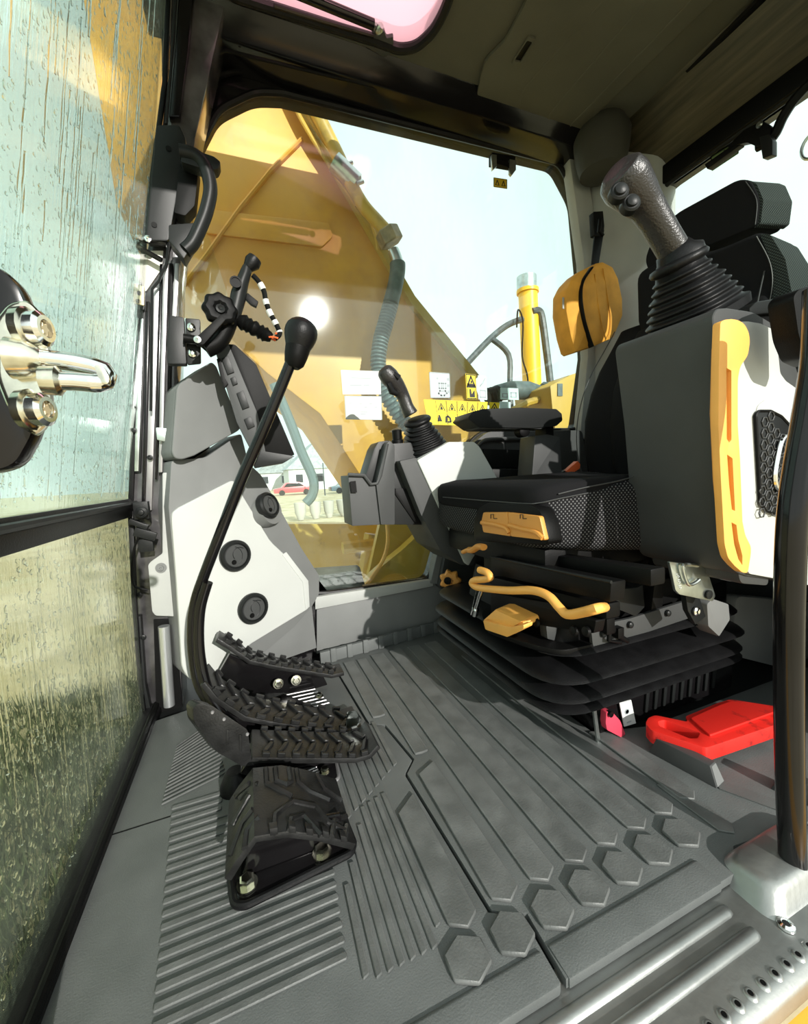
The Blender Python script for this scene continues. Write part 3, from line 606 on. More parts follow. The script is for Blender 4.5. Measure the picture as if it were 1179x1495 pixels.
# ================================================================== PEDALS
def pedal(name, label, near, Yn, wd, grp=None, tread='chevron', mat=PED, lip=True, n=9, z0=0):
    pts = PP(near, Y=Yn); t = T(name, label, 'pedal', V((pts[0].x*.5+pts[-1].x*.5, Yn+wd/2, .0)), grp)
    mb = MB(); th = .010
    def nrmz(i):
        a = pts[max(i-1, 0)]; b = pts[min(i+1, len(pts)-1)]; d = (b-a).normalized(); return V((-d.z, 0, d.x))
    top = pts; bot = [p-nrmz(i)*th for i, p in enumerate(pts)]
    O('tread_plate', MB().prism(top+bot[::-1], (0, wd, 0)), mat, t, bevel=.002)
    # cumulative length
    L = [0]
    for a, b in zip(pts, pts[1:]): L.append(L[-1]+(b-a).length)
    def at(s, y, h):
        s = max(0, min(L[-1], s))
        for i in range(len(pts)-1):
            if s <= L[i+1]+1e-9:
                f = (s-L[i])/(L[i+1]-L[i]); d = (pts[i+1]-pts[i]).normalized()
                return pts[i]*(1-f)+pts[i+1]*f+V((0, y, 0))+V((-d.z, 0, d.x))*h
    if tread == 'chevron':
        st = L[-1]/(n+1)
        for i in range(n):
            s = st*(i+.6)
            for a, b, y0, y1 in ((0, .55, .14, .46), (.55, 0, .54, .86)):
                q = [at(s+a*st, wd*y0, 0), at(s+b*st, wd*y1, 0), at(s+b*st+st*.34, wd*y1, 0), at(s+a*st+st*.34, wd*y0, 0)]
                O('tread_bar', MB().prism(q, at(s, 0, .0055)-at(s, 0, 0)), mat, t, bevel=.001, seg=1)
            q = [at(s, 0, 0), at(s+st*.5, 0, 0), at(s+st*.5, .007, 0), at(s, .007, 0)]
            O('edge_tooth', MB().prism(q, at(s, 0, .008)-at(s, 0, 0)), mat, t, bevel=.001, seg=1)
            q = [at(s, wd-.007, 0), at(s+st*.5, wd-.007, 0), at(s+st*.5, wd, 0), at(s, wd, 0)]
            O('edge_tooth', MB().prism(q, at(s, 0, .008)-at(s, 0, 0)), mat, t, bevel=.001, seg=1)
    return t, at, L
bolt_prof = [(.011, 0), (.011, .002), (.0078, .002), (.0078, .008), (.0065, .009), (0, .009)]
def hexbolt(p, par, ax=(0, 0, 1), s=1.0, name='bolt'):
    O(name, MB().lathe(p, ax, [(.011*s, 0), (.011*s, .002*s), (.006*s, .002*s)], 16), ZN, par)
    O(name+'_head', MB().lathe(p+V(ax)*.002, ax, [(.008*s, 0), (.008*s, .007*s), (.006*s, .008*s), (0, .008*s)], 6), ZN, par, flat=True)
p1, at1, L1 = pedal('footrest', 'far footrest with a toothed sloping rubber tread, against the vent console', [(318, 932), (338, 944), (366, 964), (403, 972), (485, 985), (502, 981)], .985, .055, n=10)
O('support', MB().prism(PP([(335, 955), (370, 968), (470, 984), (478, 1000), (440, 1012), (330, 1012), (318, 985)], Y=1.02), (0, .02, 0)), BP, p1, bevel=.002)
O('support_base', MB().prism(PP([(320, 985), (400, 1010), (480, 1045), (450, 1055), (330, 1030)], Z=.004), (0, 0, .008)), BP, p1, bevel=.002)
for x, y in ((406, 998), (432, 993)): hexbolt(P(x, y, Y=.99), p1, (0, -1, .2), 1.1)
p2, at2, L2 = pedal('travel_pedal', 'far travel pedal with chevron tread, beside the footrest', [(299, 996), (318, 1019), (359, 1046), (410, 1056), (505, 1068), (528, 1060)], .80, .085, 'travel pedals', n=9)
O('pedal_face', MB().prism(rnd(PP([(506, 1042), (520, 1040), (528, 1052), (520, 1062), (505, 1064)], Y=.80), .003), (0, .0, .004)), GZ, p2)
O('pedal_arm', MB().prism(PP([(330, 1040), (365, 1056), (470, 1066), (470, 1080), (380, 1090), (345, 1080)], Y=.84), (0, .02, 0)), BP, p2, bevel=.002)
for i in range(8):
    a = P(412+i*2, 1005+i*5, Z=.01); b = P(452+i*4, 998+i*4, Z=.01)
    O('grille_bar', MB().tube([a, b], .0018, 6), SIL, p2)
hexbolt(P(466, 1017, Z=.012), p2, (0, 0, 1), .9)
p3, at3, L3 = pedal('travel_pedal', 'near travel pedal with chevron tread and upturned side plate', [(368, 1106), (440, 1107), (520, 1107), (538, 1102), (551, 1088)], .70, .085, 'travel pedals', n=8)
O('side_plate', MB().prism(rnd(PP([(290, 1026), (312, 1032), (362, 1066), (368, 1118), (354, 1119), (316, 1098), (283, 1054), (281, 1034)], Y=.70), .006), (-.012, .02, .0)), PED, p3, bevel=.004)
for a in ([(330, 1066), (334, 1066), (334, 1088), (330, 1088)], [(349, 1072), (353, 1074), (353, 1098), (349, 1096)]):
    O('plate_rib', MB().prism(PP(a, Y=.698), (0, .006, 0)), PED, p3, bevel=.001)
for x, y in ((310, 1040), (327, 1050), (361, 1072)): O('rivet', MB().lathe(P(x, y, Y=.70), (0, -1, 0), [(.003, 0), (.002, .002), (0, .002)], 10), SIL, p3)
O('pedal_arm', MB().prism(PP([(365, 1108), (500, 1108), (480, 1125), (385, 1140), (350, 1130)], Y=.73), (0, .03, 0)), BP, p3, bevel=.002)
O('grommet', MB().lathe(P(345, 1150, Z=.0), (0, 0, 1), [(.028, 0), (.026, .012), (.018, .03), (.014, .034)], 20), RB, p3)
for i in range(8):
    a = P(425+i*4, 1135+i*3, Z=.01); b = P(462+i*2, 1120+i*3.4, Z=.01)
    O('grille_bar', MB().tube([a, b], .0018, 6), SIL, p3)
hexbolt(P(474, 1127, Z=.012), p3, (0, 0, 1), .9)
O('base_tray', MB().prism(rnd(PP([(380, 1130), (488, 1095), (497, 1135), (470, 1148), (400, 1168)], Z=.002), .01), (0, 0, .006)), BP, p3, bevel=.002)
O('base_rim', MB().tube(rnd(PP([(380, 1130), (488, 1098), (495, 1138), (468, 1147), (400, 1168)], Z=.006), .01), .0035, 8, closed=True), SIL, p3)
# near footrest
p4, at4, L4 = pedal('footrest', 'near wide black footrest with moulded tread on a bolted base', [(327, 1284), (345, 1255), (371, 1221), (423, 1213), (470, 1219), (520, 1232)], .525, .135, tread=None)
tw = .135
def ridge(pts, name='tread_ridge', h=.006, wd_=.004):
    pp = [at4(L4[-1]*s, tw*y, 0) for s, y in pts]; nn = [at4(L4[-1]*s, tw*y, h)-at4(L4[-1]*s, tw*y, 0) for s, y in pts]
    O(name, MB().tube(pp, h*.75, 6, flat=1), PED, p4)
for c in ([(.40, .0), (.42, .22), (.55, .40), (.72, .38), (.80, .20), (.95, .12)], [(.50, 0), (.52, .15), (.62, .22), (.72, .0)], [(.38, .95), (.38, .70), (.48, .55), (.55, .48)], [(.62, .95), (.62, .72), (.70, .60), (.86, .55)], [(.80, .95), (.84, .72), (.98, .60)], [(.45, .95), (.45, .72), (.52, .66), (.56, .72), (.56, .95)], [(.80, .0), (.86, .26), (.98, .36)], [(.06, .15), (.18, .35), (.28, .35)], [(.08, .5), (.25, .62)], [(.10, .88), (.25, .80)], [(.20, 0), (.22, .18), (.32, .22)], [(.15, .75), (.32, .72)], [(.9, .0), (.96, .22)]):
    ridge(c)
for s in (.38, .5, .62, .74, .88):
    q = [at4(L4[-1]*s, -.001, -.002), at4(L4[-1]*(s+.05), -.001, -.002), at4(L4[-1]*(s+.05), .010, -.002), at4(L4[-1]*s, .010, -.002)]
    O('edge_tooth', MB().prism(q, V((0, 0, .010))), PED, p4, bevel=.001)
bt = PP([(338, 1290), (342, 1326), (358, 1328), (513, 1250), (517, 1236), (505, 1205), (480, 1165), (400, 1165), (345, 1230)], Z=.003)
O('base_tray', MB().prism(rnd(bt, .012), (0, 0, .006)), BP, p4, bevel=.002)
O('base_rim', MB().tube(rnd([p+V((0, 0, .005)) for p in bt], .012), .005, 10, closed=True), RB, p4)
O('support', MB().prism([V((-.05, .56, .01)), V((.09, .56, .01)), V((.09, .56, .05)), V((-.03, .56, .07))], (0, .008, 0)), BP, p4, bevel=.002)
hexbolt(P(361, 1292, Z=.010), p4, s=1.25); hexbolt(P(470, 1246, Z=.010), p4, s=1.25)

# ================================================================== SEAT
YC = .77
seat = T('driver_seat', 'black cloth driver seat with dotted side bolsters on a bellows base', 'seat', (.8, YC, 0))
def sec(x, hw, z0, z1, bol=0, n=28, e=.32):
    r = []
    for k in range(n):
        a = 2*pi*k/n; c, s_ = math.cos(a), math.sin(a)
        y = hw*math.copysign(abs(c)**e, c); zz = math.copysign(abs(s_)**e, s_)
        z = (z0+z1)/2+(z1-z0)/2*zz
        if zz > 0: z += bol*(abs(y)/max(hw, .01))**3*zz
        r.append(V((x, YC+y, z)))
    return r
O('cushion', MB().loft([sec(.466, .16, .42, .475), sec(.470, .195, .405, .495), sec(.485, .212, .398, .506), sec(.52, .218, .392, .512, .002), sec(.60, .222, .380, .508, .01), sec(.70, .226, .370, .505, .028), sec(.80, .228, .360, .505, .04), sec(.92, .228, .36, .51, .04), sec(1.0, .22, .38, .51, .03)]), MESHF, seat, ang=80)
O('seat_pad', MB().loft([sec(.462, .16, .466, .500), sec(.466, .19, .462, .513), sec(.48, .209, .462, .520), sec(.52, .216, .464, .524, .004), sec(.60, .214, .47, .518, .012), sec(.70, .20, .48, .514, .02), sec(.80, .19, .48, .512, .026), sec(.95, .18, .48, .515, .02)]), FAB, seat, ang=80)
O('piping', MB().tube(spline([V((.50, YC-.215, .50)), V((.56, YC-.218, .508)), V((.64, YC-.221, .516)), V((.72, YC-.222, .530)), V((.82, YC-.222, .542))], 5), .0012, 6), DG, seat)
O('piping', MB().tube(spline([V((.461, YC+.15, .484)), V((.461, YC-.15, .484)), V((.470, YC-.20, .486)), V((.50, YC-.217, .492)), V((.56, YC-.222, .498))], 5), .0012, 6), DG, seat)
# recess with two yellow adjusters
fr = rnd(PP([(692, 790), (690, 765), (697, 742), (712, 733), (770, 736), (786, 742), (796, 765), (802, 796)], X=.458), .012)
O('front_recess', MB().prism(fr, (.03, 0, 0)), BK, seat, bevel=.003)
O('seat_skirt', MB().bx(.49, .98, YC-.19, YC+.19, .345, .40), BK, seat, bevel=.012)
for nm, q, g in (('seat_adjuster', [(705, 748), (740, 748), (742, 768), (744, 783), (705, 777), (702, 762)], [(716, 752), (722, 752), (722, 757), (716, 757)]), ('seat_adjuster', [(741, 748), (787, 754), (795, 789), (745, 783), (742, 768)], [(759, 752), (767, 753), (767, 760), (759, 759)])):
    q3 = rnd(PP(q, X=.450), .004)
    ad = O(nm, MB().prism(q3, (.009, 0, 0)), YO, seat, bevel=.003, label='ochre yellow seat adjuster paddle')
    O('paddle_lip', MB().tube(spline(PP([(703, 763), (722, 766), (738, 771), (743, 778)] if q[0][0] < 720 else [(743, 767), (760, 772), (782, 777), (792, 786)], X=.449), 3), .0045, 8), YO, ad)
    gx = g[0][0]
    O('symbol', MB().tube(PP([(gx, 757), (gx, 751), (gx+4, 751), (gx+4, 757), (gx+9, 757)], X=.449), .0008, 5), INK, ad)
# backrest
def bsec(x, z, yh, d, n=28, e=.4, con_=.02, tilt=.2):
    r = []
    for k in range(n):
        a = 2*pi*k/n; c, s_ = math.cos(a), math.sin(a)
        y = yh*math.copysign(abs(c)**e, c); xx = math.copysign(abs(s_)**e, s_)
        X_ = x+d/2+d/2*xx
        if xx < 0: X_ += con_*(1-(abs(y)/yh)**2)
        r.append(V((X_, YC+y, z)))
    return r
rows = [(1.0, .48, .20, .14), (.985, .52, .222, .15), (.975, .60, .232, .16), (.98, .68, .234, .16), (1.0, .76, .23, .16), (1.03, .83, .222, .15), (1.065, .89, .21, .145), (1.10, .95, .20, .135)]
O('backrest', MB().loft([bsec(*r, con_=.035) for r in rows]), FAB, seat, ang=80)
O('backrest_panel', MB().loft([bsec(x-.004+.03*0, z, yh*.62, .1, con_=-.004) for x, z, yh, d in [(1.01, .49, .2, 0), (1.0, .56, .22, 0), (.995, .66, .22, 0), (1.012, .76, .22, 0), (1.04, .84, .21, 0), (1.085, .92, .19, 0)]]), FAB, seat, ang=80)
for s_ in (-1, 1):
    O('stitching', MB().tube(spline([V((x-.002, YC+s_*yh*.97, z)) for x, z, yh, d in rows], 4), .0015, 6), DG, seat)
sh = rnd(PP([(926, 398), (960, 378), (1040, 364), (1104, 336), (1124, 342), (1146, 378), (1156, 430), (1154, 470), (1080, 545), (950, 560), (928, 470)], X=1.10), .035)
O('shoulder_cushion', MB().prism(sh, (.11, 0, -.01)), FAB, seat, bevel=.022, seg=4, ang=80)
ss = rnd(PP([(1108, 341), (1124, 342), (1146, 378), (1156, 430), (1154, 470), (1120, 505), (1095, 500), (1128, 430), (1126, 385)], X=1.098), .008)
O('shoulder_side', MB().prism(ss, (.10, 0, -.01)), MESHH, seat, bevel=.010, seg=3, ang=80)
O('stitching', MB().tube(spline(PP([(1104, 345), (1124, 385), (1126, 425), (1112, 470), (1094, 498)], X=1.094), 5), .0009, 6), MG, seat)
O('back_shell', MB().prism(rnd(PP([(1116, 345), (1150, 372), (1168, 430), (1164, 500), (1120, 540)], X=1.22), .02), (.02, 0, 0)), DG, seat, bevel=.006)
hd = rnd(PP([(950, 352), (985, 312), (1076, 262), (1094, 262), (1108, 290), (1104, 330), (1085, 338), (1025, 362), (950, 405), (940, 380)], X=1.13), .022)
O('headrest', MB().prism(hd, (.095, 0, .004)), FAB, seat, bevel=.016, seg=4, ang=80)
hs = [V((1.145, .630, 1.145)), V((1.215, .630, 1.145))]
hq = rnd(PP([(1094, 264), (1104, 268), (1114, 292), (1110, 326), (1100, 334), (1104, 292)], X=1.135), .004)
O('headrest_side', MB().prism(hq, (.085, -.012, .004)), MESHH, seat, bevel=.008, seg=3, ang=80)
O('stitching', MB().tube(spline(PP([(1088, 265), (1104, 292), (1102, 328)], X=1.127), 5), .0009, 6), DG, seat)
# mechanism under the cushion
O('upper_rail', MB().prism(PP([(716, 813), (892, 850), (890, 880), (716, 838)], X=.475), (.03, 0, 0)), BK, seat, bevel=.004)
O('upper_rail', MB().prism(PP([(700, 797), (720, 798), (950, 831), (950, 857), (716, 812)], X=.52), (.03, 0, 0)), BK, seat, bevel=.004)
O('slide_rail', MB().prism(PP([(716, 842), (885, 882), (885, 905), (720, 864)], X=.50), (.03, 0, 0)), BK, seat, bevel=.004)
O('side_box', MB().bx(.54, .96, YC-.17, YC+.10, .22, .345), BK, seat, bevel=.01)
O('rail_lip', MB().tube(PP([(716, 813), (892, 850)], X=.473), .0025, 8), BS, seat)
O('motor_box', MB().prism(rnd(PP([(884, 862), (930, 858), (938, 854), (941, 886), (928, 900), (888, 884)], Y=.55), .003), (0, .06, 0)), BS, seat, bevel=.004)
O('mounting_plate', MB().prism(rnd(PP([(702, 902), (712, 888), (850, 905), (920, 900), (1010, 873), (1060, 850), (1060, 880), (1010, 897), (930, 920), (866, 948), (820, 958), (768, 946), (712, 925)], Z=.205), .02), (0, 0, .010)), BK, seat, bevel=.004)
O('front_fairing', MB().prism(rnd(PP([(716, 866), (800, 880), (870, 906), (866, 925), (800, 915), (716, 900)], X=.49), .004), (.02, 0, 0)), BK, seat, bevel=.004)
for x, y in ((768, 909), (783, 909), (838, 921), (856, 922)): O('rivet', MB().lathe(P(x, y, X=.485), (-1, 0, .2), [(.009, 0), (.007, .004), (0, .005)], 12), BK, seat)
O('side_bracket', MB().prism(rnd(PP([(862, 915), (920, 903), (1000, 878), (1005, 903), (925, 930), (866, 948)], Y=.555), .004), (0, .008, 0)), DG, seat, bevel=.002)
for x, y in ((919, 912), (974, 895), (880, 925)): O('bracket_bolt', MB().lathe(P(x, y, Y=.553), (0, -1, 0), [(.007, 0), (.006, .004), (.003, .006), (0, .006)], 14), BS, seat)
O('linkage', MB().tube(PP([(874, 885), (884, 905), (905, 930), (915, 936)], Y=.55), .006, 8).tube(PP([(890, 905), (888, 935), (906, 938)], Y=.545), .004, 8).box(P(885, 912, Y=.55), (.02, .02, .03)).box(P(900, 922, Y=.55), (.015, .02, .02)), BK, seat, bevel=.0015)
O('linkage', MB().tube(PP([(888, 830), (895, 822), (905, 828), (915, 820)], Y=.55), .004, 8).box(P(902, 830, Y=.56), (.03, .02, .012)), BP, seat, bevel=.001)
O('clip_block', MB().prism(rnd(PP([(797, 915), (803, 910), (820, 913), (822, 930), (818, 938), (799, 933)], Y=.60), .002), (0, .02, 0)), DG, seat, bevel=.002)
O('base_cone', MB().loft([rnd([V((x0, YC-.19, z)), V((.95, YC-.19, z)), V((.95, YC+.17, z)), V((x0, YC+.17, z))], .03) for x0, z in ((.52, .20), (.55, .30))]), BK, seat)
def rr(x0, x1, y0, y1, z, r=.07, n=7): return rnd([V((x0, y0, z)), V((x1, y0, z)), V((x1, y1, z)), V((x0, y1, z))], r, n)
lay = []
def bell(z, o): return rr(.50-o, 1.02+o, .565-o, 1.05+o, z, .09)
for z, o in ((.062, -.035), (.088, -.03), (.090, .02), (.097, .028), (.104, .02), (.110, -.012)): lay.append(bell(z, o))
O('bellows_fold', MB().loft(lay), RB, seat, ang=60)
for dz, do, nm in ((.020, .004, 0), (.058, .006, 0), (.105, -.004, 0)):
    O('bellows_fold', MB().loft([bell(.085+dz+z, o+do) for z, o in ((0, -.03), (.006, .012), (.012, .024), (.019, .018), (.026, -.01), (.034, -.03))]), RB, seat, ang=60)
O('bellows_core', MB().loft([bell(.08, -.045), bell(.205, -.045)]), BK, seat)
bx_ = O('base_housing', MB().bx(.625, 1.04, .585, 1.06, .0, .075), BP, seat, bevel=.002)
for i in range(9):
    x = .745+.027*i
    O('slot_rib', MB().prism(rnd([V((x, .584, .018)), V((x+.008, .584, .018)), V((x+.014, .584, .062)), V((x+.004, .584, .062))], .003), (0, -.004, 0)), BS, bx_, bevel=.001)
O('corner_tab', MB().prism(PP([(866, 1036), (870, 1034), (876, 1080), (898, 1073), (898, 1078), (872, 1085)], Y=.572), (0, .004, 0)), GZ, bx_)
O('rating_label', MB().prism(PP([(904, 1026), (921, 1022), (928, 1056), (911, 1061)], Y=.578), (0, .002, 0)), PAPER, bx_, label='white rating label')
lab = []
O('label_emblem', MB().lathe(P(915, 1039, Y=.5775), (0, -1, 0), [(.006, 0), (.006, .0006), (.0045, .0006), (.0045, 0)], 16).box(P(918, 1054, Y=.5775), (.012, .001, .003)), GINK, bx_)
rc = T('release_clip', 'pinkish red plastic release clip at the seat base corner', 'clip', P(900, 1075, Z=0))
O('body', MB().prism(rnd(PP([(885, 1040), (891, 1038), (896, 1042), (905, 1052), (913, 1072), (907, 1077), (886, 1066), (884, 1056)], Y=.565), .003), (0, .014, 0)), PINK, rc, bevel=.002)
O('pin', MB().lathe(P(890, 1042, Y=.564), (0, -1, 0), [(.006, -.004), (.006, .004), (0, .005)], 12), BP, rc)
# yellow controls on the seat
ybar = tag(O('adjuster_bar', MB().tube(spline(PP([(700, 832), (711, 836), (715, 843), (706, 846), (693, 847), (689, 852), (699, 858), (741, 862), (777, 862), (800, 870), (816, 887), (828, 897), (850, 894), (873, 888)], X=.45)+[P(885, 886, X=.53)], 5), .0075, 12), YP), 'bent yellow bar handle across the front of the seat base', 'lever')
wd_ = T('release_lever', 'wedge-shaped yellow handle at the foot of the seat', 'handle', P(735, 910, X=.47))
O('body', MB().prism(rnd(PP([(705, 905), (722, 890), (730, 891), (763, 908), (765, 915), (740, 930), (708, 919)], X=.455), .004), (.04, .0, .008)), YP, wd_, bevel=.004)
O('top_face', MB().prism(rnd(PP([(709, 903), (724, 891), (761, 908), (745, 917)], X=.452), .003), (.03, 0, .006)), YP, wd_, bevel=.002)
O('front_grip', MB().prism(rnd(PP([(705, 906), (745, 916), (764, 912), (764, 918), (740, 930), (708, 919)], X=.446), .003), (.02, 0, .003)), YP, wd_, bevel=.003)
kb = T('star_knob', 'ochre yellow star knob on the wall behind the seat adjuster', 'knob', P(658, 847, Y=1.15))
O('head', MB().lathe(P(657, 847, Y=1.08), (-.55, -.85, 0), [(.026, -.012), (.030, -.006), (.030, .006), (.024, .012), (.010, .012), (.009, .004), (0, .004)], 42, wav=lambda a: 1+.13*math.cos(7*a)), YO, kb)
O('hub', MB().lathe(P(653, 848, Y=1.07), (-.55, -.85, 0), [(.011, -.004), (.011, .002), (0, .003)], 16), BK, kb)
O('stem', MB().tube([P(660, 847, Y=1.10), P(668, 846, Y=1.22)], .008, 10), BK, kb)
sh_ = tag(O('small_handle', MB().tube(spline(PP([(676, 806), (683, 803), (690, 803), (698, 798), (706, 799)], X=.44), 4), [.006]*5+[.0085]*12, 10, flat=.8), YO), 'small ochre lever tip just under the seat cushion', 'lever')
sp = T('steel_pin', 'bright steel pin hanging below the yellow bar', 'pin', P(693, 895, X=.46))
O('shank', MB().tube(PP([(704, 858), (693, 893)], X=.46), .0045, 12), CH, sp)
O('head', MB().tube(PP([(694, 889), (692, 897)], X=.46), [.008, .009], 12), CH, sp)
O('side_wire', MB().tube(PP([(697, 858), (689, 890)], X=.465), .002, 8), CH, sp)

# ================================================================== NEAR (LEFT) CONSOLE POD
YA = .395
pod = T('console_pod', 'raised near console pod, dark front with white side panel', 'console', P(1070, 838, Y=YA+.08))
po = [(1040, 462), (1046, 450), (1062, 449), (1100, 455), (1122, 468), (1146, 486), (1170, 560), (1240, 620), (1280, 650), (1280, 878), (1160, 850), (1092, 842), (1074, 836), (1064, 812), (1058, 720), (1052, 600)]
O('body', MB().prism(rnd(PP(po, Y=YA), .012), (0, .165, 0)), DG, pod, bevel=.009, seg=3)
O('bottom_curve', MB().prism(rnd([V((.705, YA+.004, .40)), V((.725, YA+.004, .345)), V((.80, YA+.004, .33)), V((.80, YA+.004, .42))], .01), (0, .15, 0)), DG, pod, bevel=.006)
wp = [(1054, 470), (1092, 469), (1110, 472), (1129, 481), (1134, 498), (1139, 545), (1147, 556), (1164, 568), (1200, 600), (1280, 650), (1280, 876), (1160, 850), (1094, 838), (1078, 815), (1070, 700), (1060, 560)]
O('side_panel', MB().prism(rnd(PP(wp, Y=YA-.006), .004), (0, .01, 0)), WH, pod, bevel=.003, label='sunlit off-white side panel')
O('panel_recess', MB().prism(rnd(PP([(1102, 610), (1106, 592), (1116, 584), (1134, 582), (1144, 592), (1156, 612), (1200, 660), (1200, 770), (1140, 754), (1112, 744)], Y=YA-.0075), .005), (0, .003, 0)), WH, pod, bevel=.001)
sp_ = O('speaker_grille', MB().prism(rnd(PP([(1103, 606), (1107, 600), (1124, 600), (1140, 608), (1153, 622), (1190, 665), (1190, 768), (1150, 756), (1118, 746), (1110, 735), (1106, 660)], Y=YA-.010), .003), (0, .004, 0)), BS, pod, bevel=.001, label='black honeycomb speaker grille')
O('grille_frame', MB().tube(rnd(PP([(1103, 606), (1107, 600), (1124, 600), (1140, 608), (1153, 622), (1190, 665), (1190, 768), (1150, 756), (1118, 746), (1110, 735), (1106, 660)], Y=YA-.010), .003), .0022, 6, closed=True), BK, sp_)
ca = P(1117, 616, Y=YA-.0105)
hex_ = [(i, j) for i in range(5) for j in range(9)]
for i, j in hex_:
    x = ca.x+.0155*i-.002; z = ca.z-.0175*j+(.00875 if i % 2 else 0)
    if z > ca.z+.006-(i-1.2)*.012 and i > 1: continue
    if z < .447+i*.002-.006: continue
    hexr = [V((x+.0075*math.cos(k*pi/3), ca.y-.0004, z+.0075*math.sin(k*pi/3))) for k in range(6)]
    O('grille_hexagon', MB().tube(hexr, .0012, 5, closed=True), DG, sp_)
O('inner_handle', MB().tube(spline(PP([(1150, 636), (1140, 645), (1131, 690), (1134, 712), (1146, 716)], Y=YA-.014), 4), .0035, 8), CH, pod)
lk = T('lock_lever', 'long pale yellow safety lock lever on the near console', 'lever', P(1075, 830, Y=YA-.02))
ll = [(512, 150), (530, 140), (560, 137), (592, 142), (618, 160), (636, 195), (641, 235), (632, 295), (598, 345), (588, 400), (588, 600), (598, 750), (608, 1020), (620, 1080), (645, 1130), (645, 1160), (632, 1245), (610, 1245), (575, 1215), (545, 1180), (530, 1120), (515, 850), (503, 600), (505, 350)]
sl1 = [(538, 350), (560, 362), (560, 665), (550, 677), (540, 660)]
sl2 = [(541, 728), (565, 745), (576, 975), (562, 968), (550, 860)]
sl3 = [(560, 1024), (582, 1036), (590, 1100), (608, 1170), (608, 1212), (590, 1185), (572, 1120)]
cv = lambda L: [(880+x/2.99, 420+y/2.99) for x, y in L]
outer_ = rnd(PP(cv(ll), Y=YA-.020), .006)
O('blade', MB().plate(outer_, [rnd(PP(cv(s_), Y=YA-.020), .001) for s_ in (sl1, sl2, sl3)], (0, .010, 0)), YP, lk, bevel=.0015)
O('web', MB().prism([p+V((0, .0185, 0)) for p in rnd(PP([(1063, 500), (1076, 500), (1074, 560), (1082, 760), (1086, 815), (1080, 820), (1073, 800), (1064, 700), (1060, 600)], Y=YA-.030), .004)], (0, .003, 0)), YO, lk)
# joystick
YJ = .475
def joystick(label, base, up, k, mat=RB, loc=None):
    t = T('joystick', label, 'joystick', base)
    up = up.normalized(); sx = V((.94, -.34, 0)); x, y, _ = frame(up)
    prof = [(.064, -.012), (.065, .0), (.060, .002)]+[(.060+(.034-.060)*t_/48+.0026*math.cos(2*pi*6*t_/48+2), .003+.068*t_/48) for t_ in range(49)]+[(.031, .078)]
    def sq(r, h, p_=2.9):
        out = []
        for i in range(32):
            a = 2*pi*i/32; c, s_ = math.cos(a), math.sin(a); q = (abs(c)**p_+abs(s_)**p_)**(-1/p_)
            pw = q if h < .05 else (q*.5+.5)
            out.append(base+up*h*k+(x*c+y*s_)*r*k*pw)
        return out
    O('boot', MB().loft([sq(r, h) for r, h in prof]), mat, t, ang=70)
    O('collar', MB().lathe(base+up*.078*k, up, [(.028*k, -.004*k), (.038*k, .001*k), (.040*k, .006*k), (.037*k, .011*k), (.024*k, .014*k)], 28), mat, t, ang=70)
    return t, base+up*.085*k, k
jb = P(1012, 462, Y=YJ); jc = P(988, 380, Y=YJ)
j1, g0, _ = joystick('near joystick with textured black grip and two buttons', jb, (jc-jb), 1.05)
path = [(986, 372, .474), (970, 345, .476), (955, 320, .478), (942, 300, .48), (928, 283, .482), (914, 267, .484), (903, 254, .486), (897, 247, .486)]
rad = [.024, .0235, .024, .026, .032, .037, .034, .018]
pts = spline([P(x, y, Y=Y) for x, y, Y in path], 4); rs = []
for i in range(len(pts)):
    t_ = i/(len(pts)-1)*(len(rad)-1); a = int(t_); f = t_-a; rs.append(rad[a]*(1-f)+rad[min(a+1, len(rad)-1)]*f)
GRIP = M('grip_leather', (.022, .020, .020), .32, bump=1.0, bs=330, spec=.6)
O('grip', MB().tube(pts, rs, 20, flat=.85), GRIP, j1, sub=1, ang=80)
for (x, y) in ((904, 279), (921, 296)):
    c = P(x, y, Y=.445); ax = V((-.45, -.88, .1)).normalized()
    b = O('button', MB().lathe(c, ax, [(.0125, -.01), (.0125, .001), (.010, .003), (.008, .003), (.0075, .006), (.004, .0075), (0, .0075)], 20), BS, j1)
O('grip_flare', MB().lathe(P(988, 376, Y=.474), P(970, 345, Y=.476)-P(988, 376, Y=.474), [(.036, -.010), (.037, -.002), (.028, .006), (.024, .016)], 24), RB, j1, ang=70)
# metal plate below pod
zp = T('linkage_plate', 'bright zinc plate with hook linkage below the near console', 'plate', P(1010, 870, Y=.46))
O('plate', MB().prism(rnd(PP([(977, 820), (1030, 826), (1044, 870), (1040, 878), (992, 868), (986, 862)], Y=.45), .003), (0, .005, 0)), GZ, zp, bevel=.001)
O('hook', MB().tube(spline(PP([(1018, 826), (1000, 824), (996, 830), (1003, 852), (1012, 852), (1020, 846)], Y=.444), 3), .003, 8), GZ, zp)
O('pivot', MB().lathe(P(1034, 868, Y=.448), (0, -1, 0), [(.008, 0), (.008, .002), (0, .003)], 14), BS, zp)
for a in range(6): O('stamped_mark', MB().tube(PP([(987+a*.7, 836+a*4.2), (991+a*.7, 837+a*4.2), (989+a*.7, 839+a*4.2)] if a % 2 else [(987+a*.7, 838+a*4.2), (991+a*.7, 838+a*4.2)], Y=.449), .0005, 4), PAPER, zp)
O('arm', MB().prism(PP([(1000, 865), (1020, 870), (1030, 900), (1015, 912), (1004, 892)], Y=.48), (0, .01, 0)), BS, zp, bevel=.001)
O('bolt', MB().lathe(P(1015, 892, Y=.478), (0, -1, 0), [(.008, 0), (.008, .003), (.005, .005), (0, .004)], 14), CH, zp)
O('elbow_bracket', MB().prism(rnd(PP([(1032, 882), (1040, 874), (1064, 882), (1066, 905), (1050, 930), (1034, 915)], Y=.52), .004), (0, .04, 0)), MG, zp, bevel=.006)
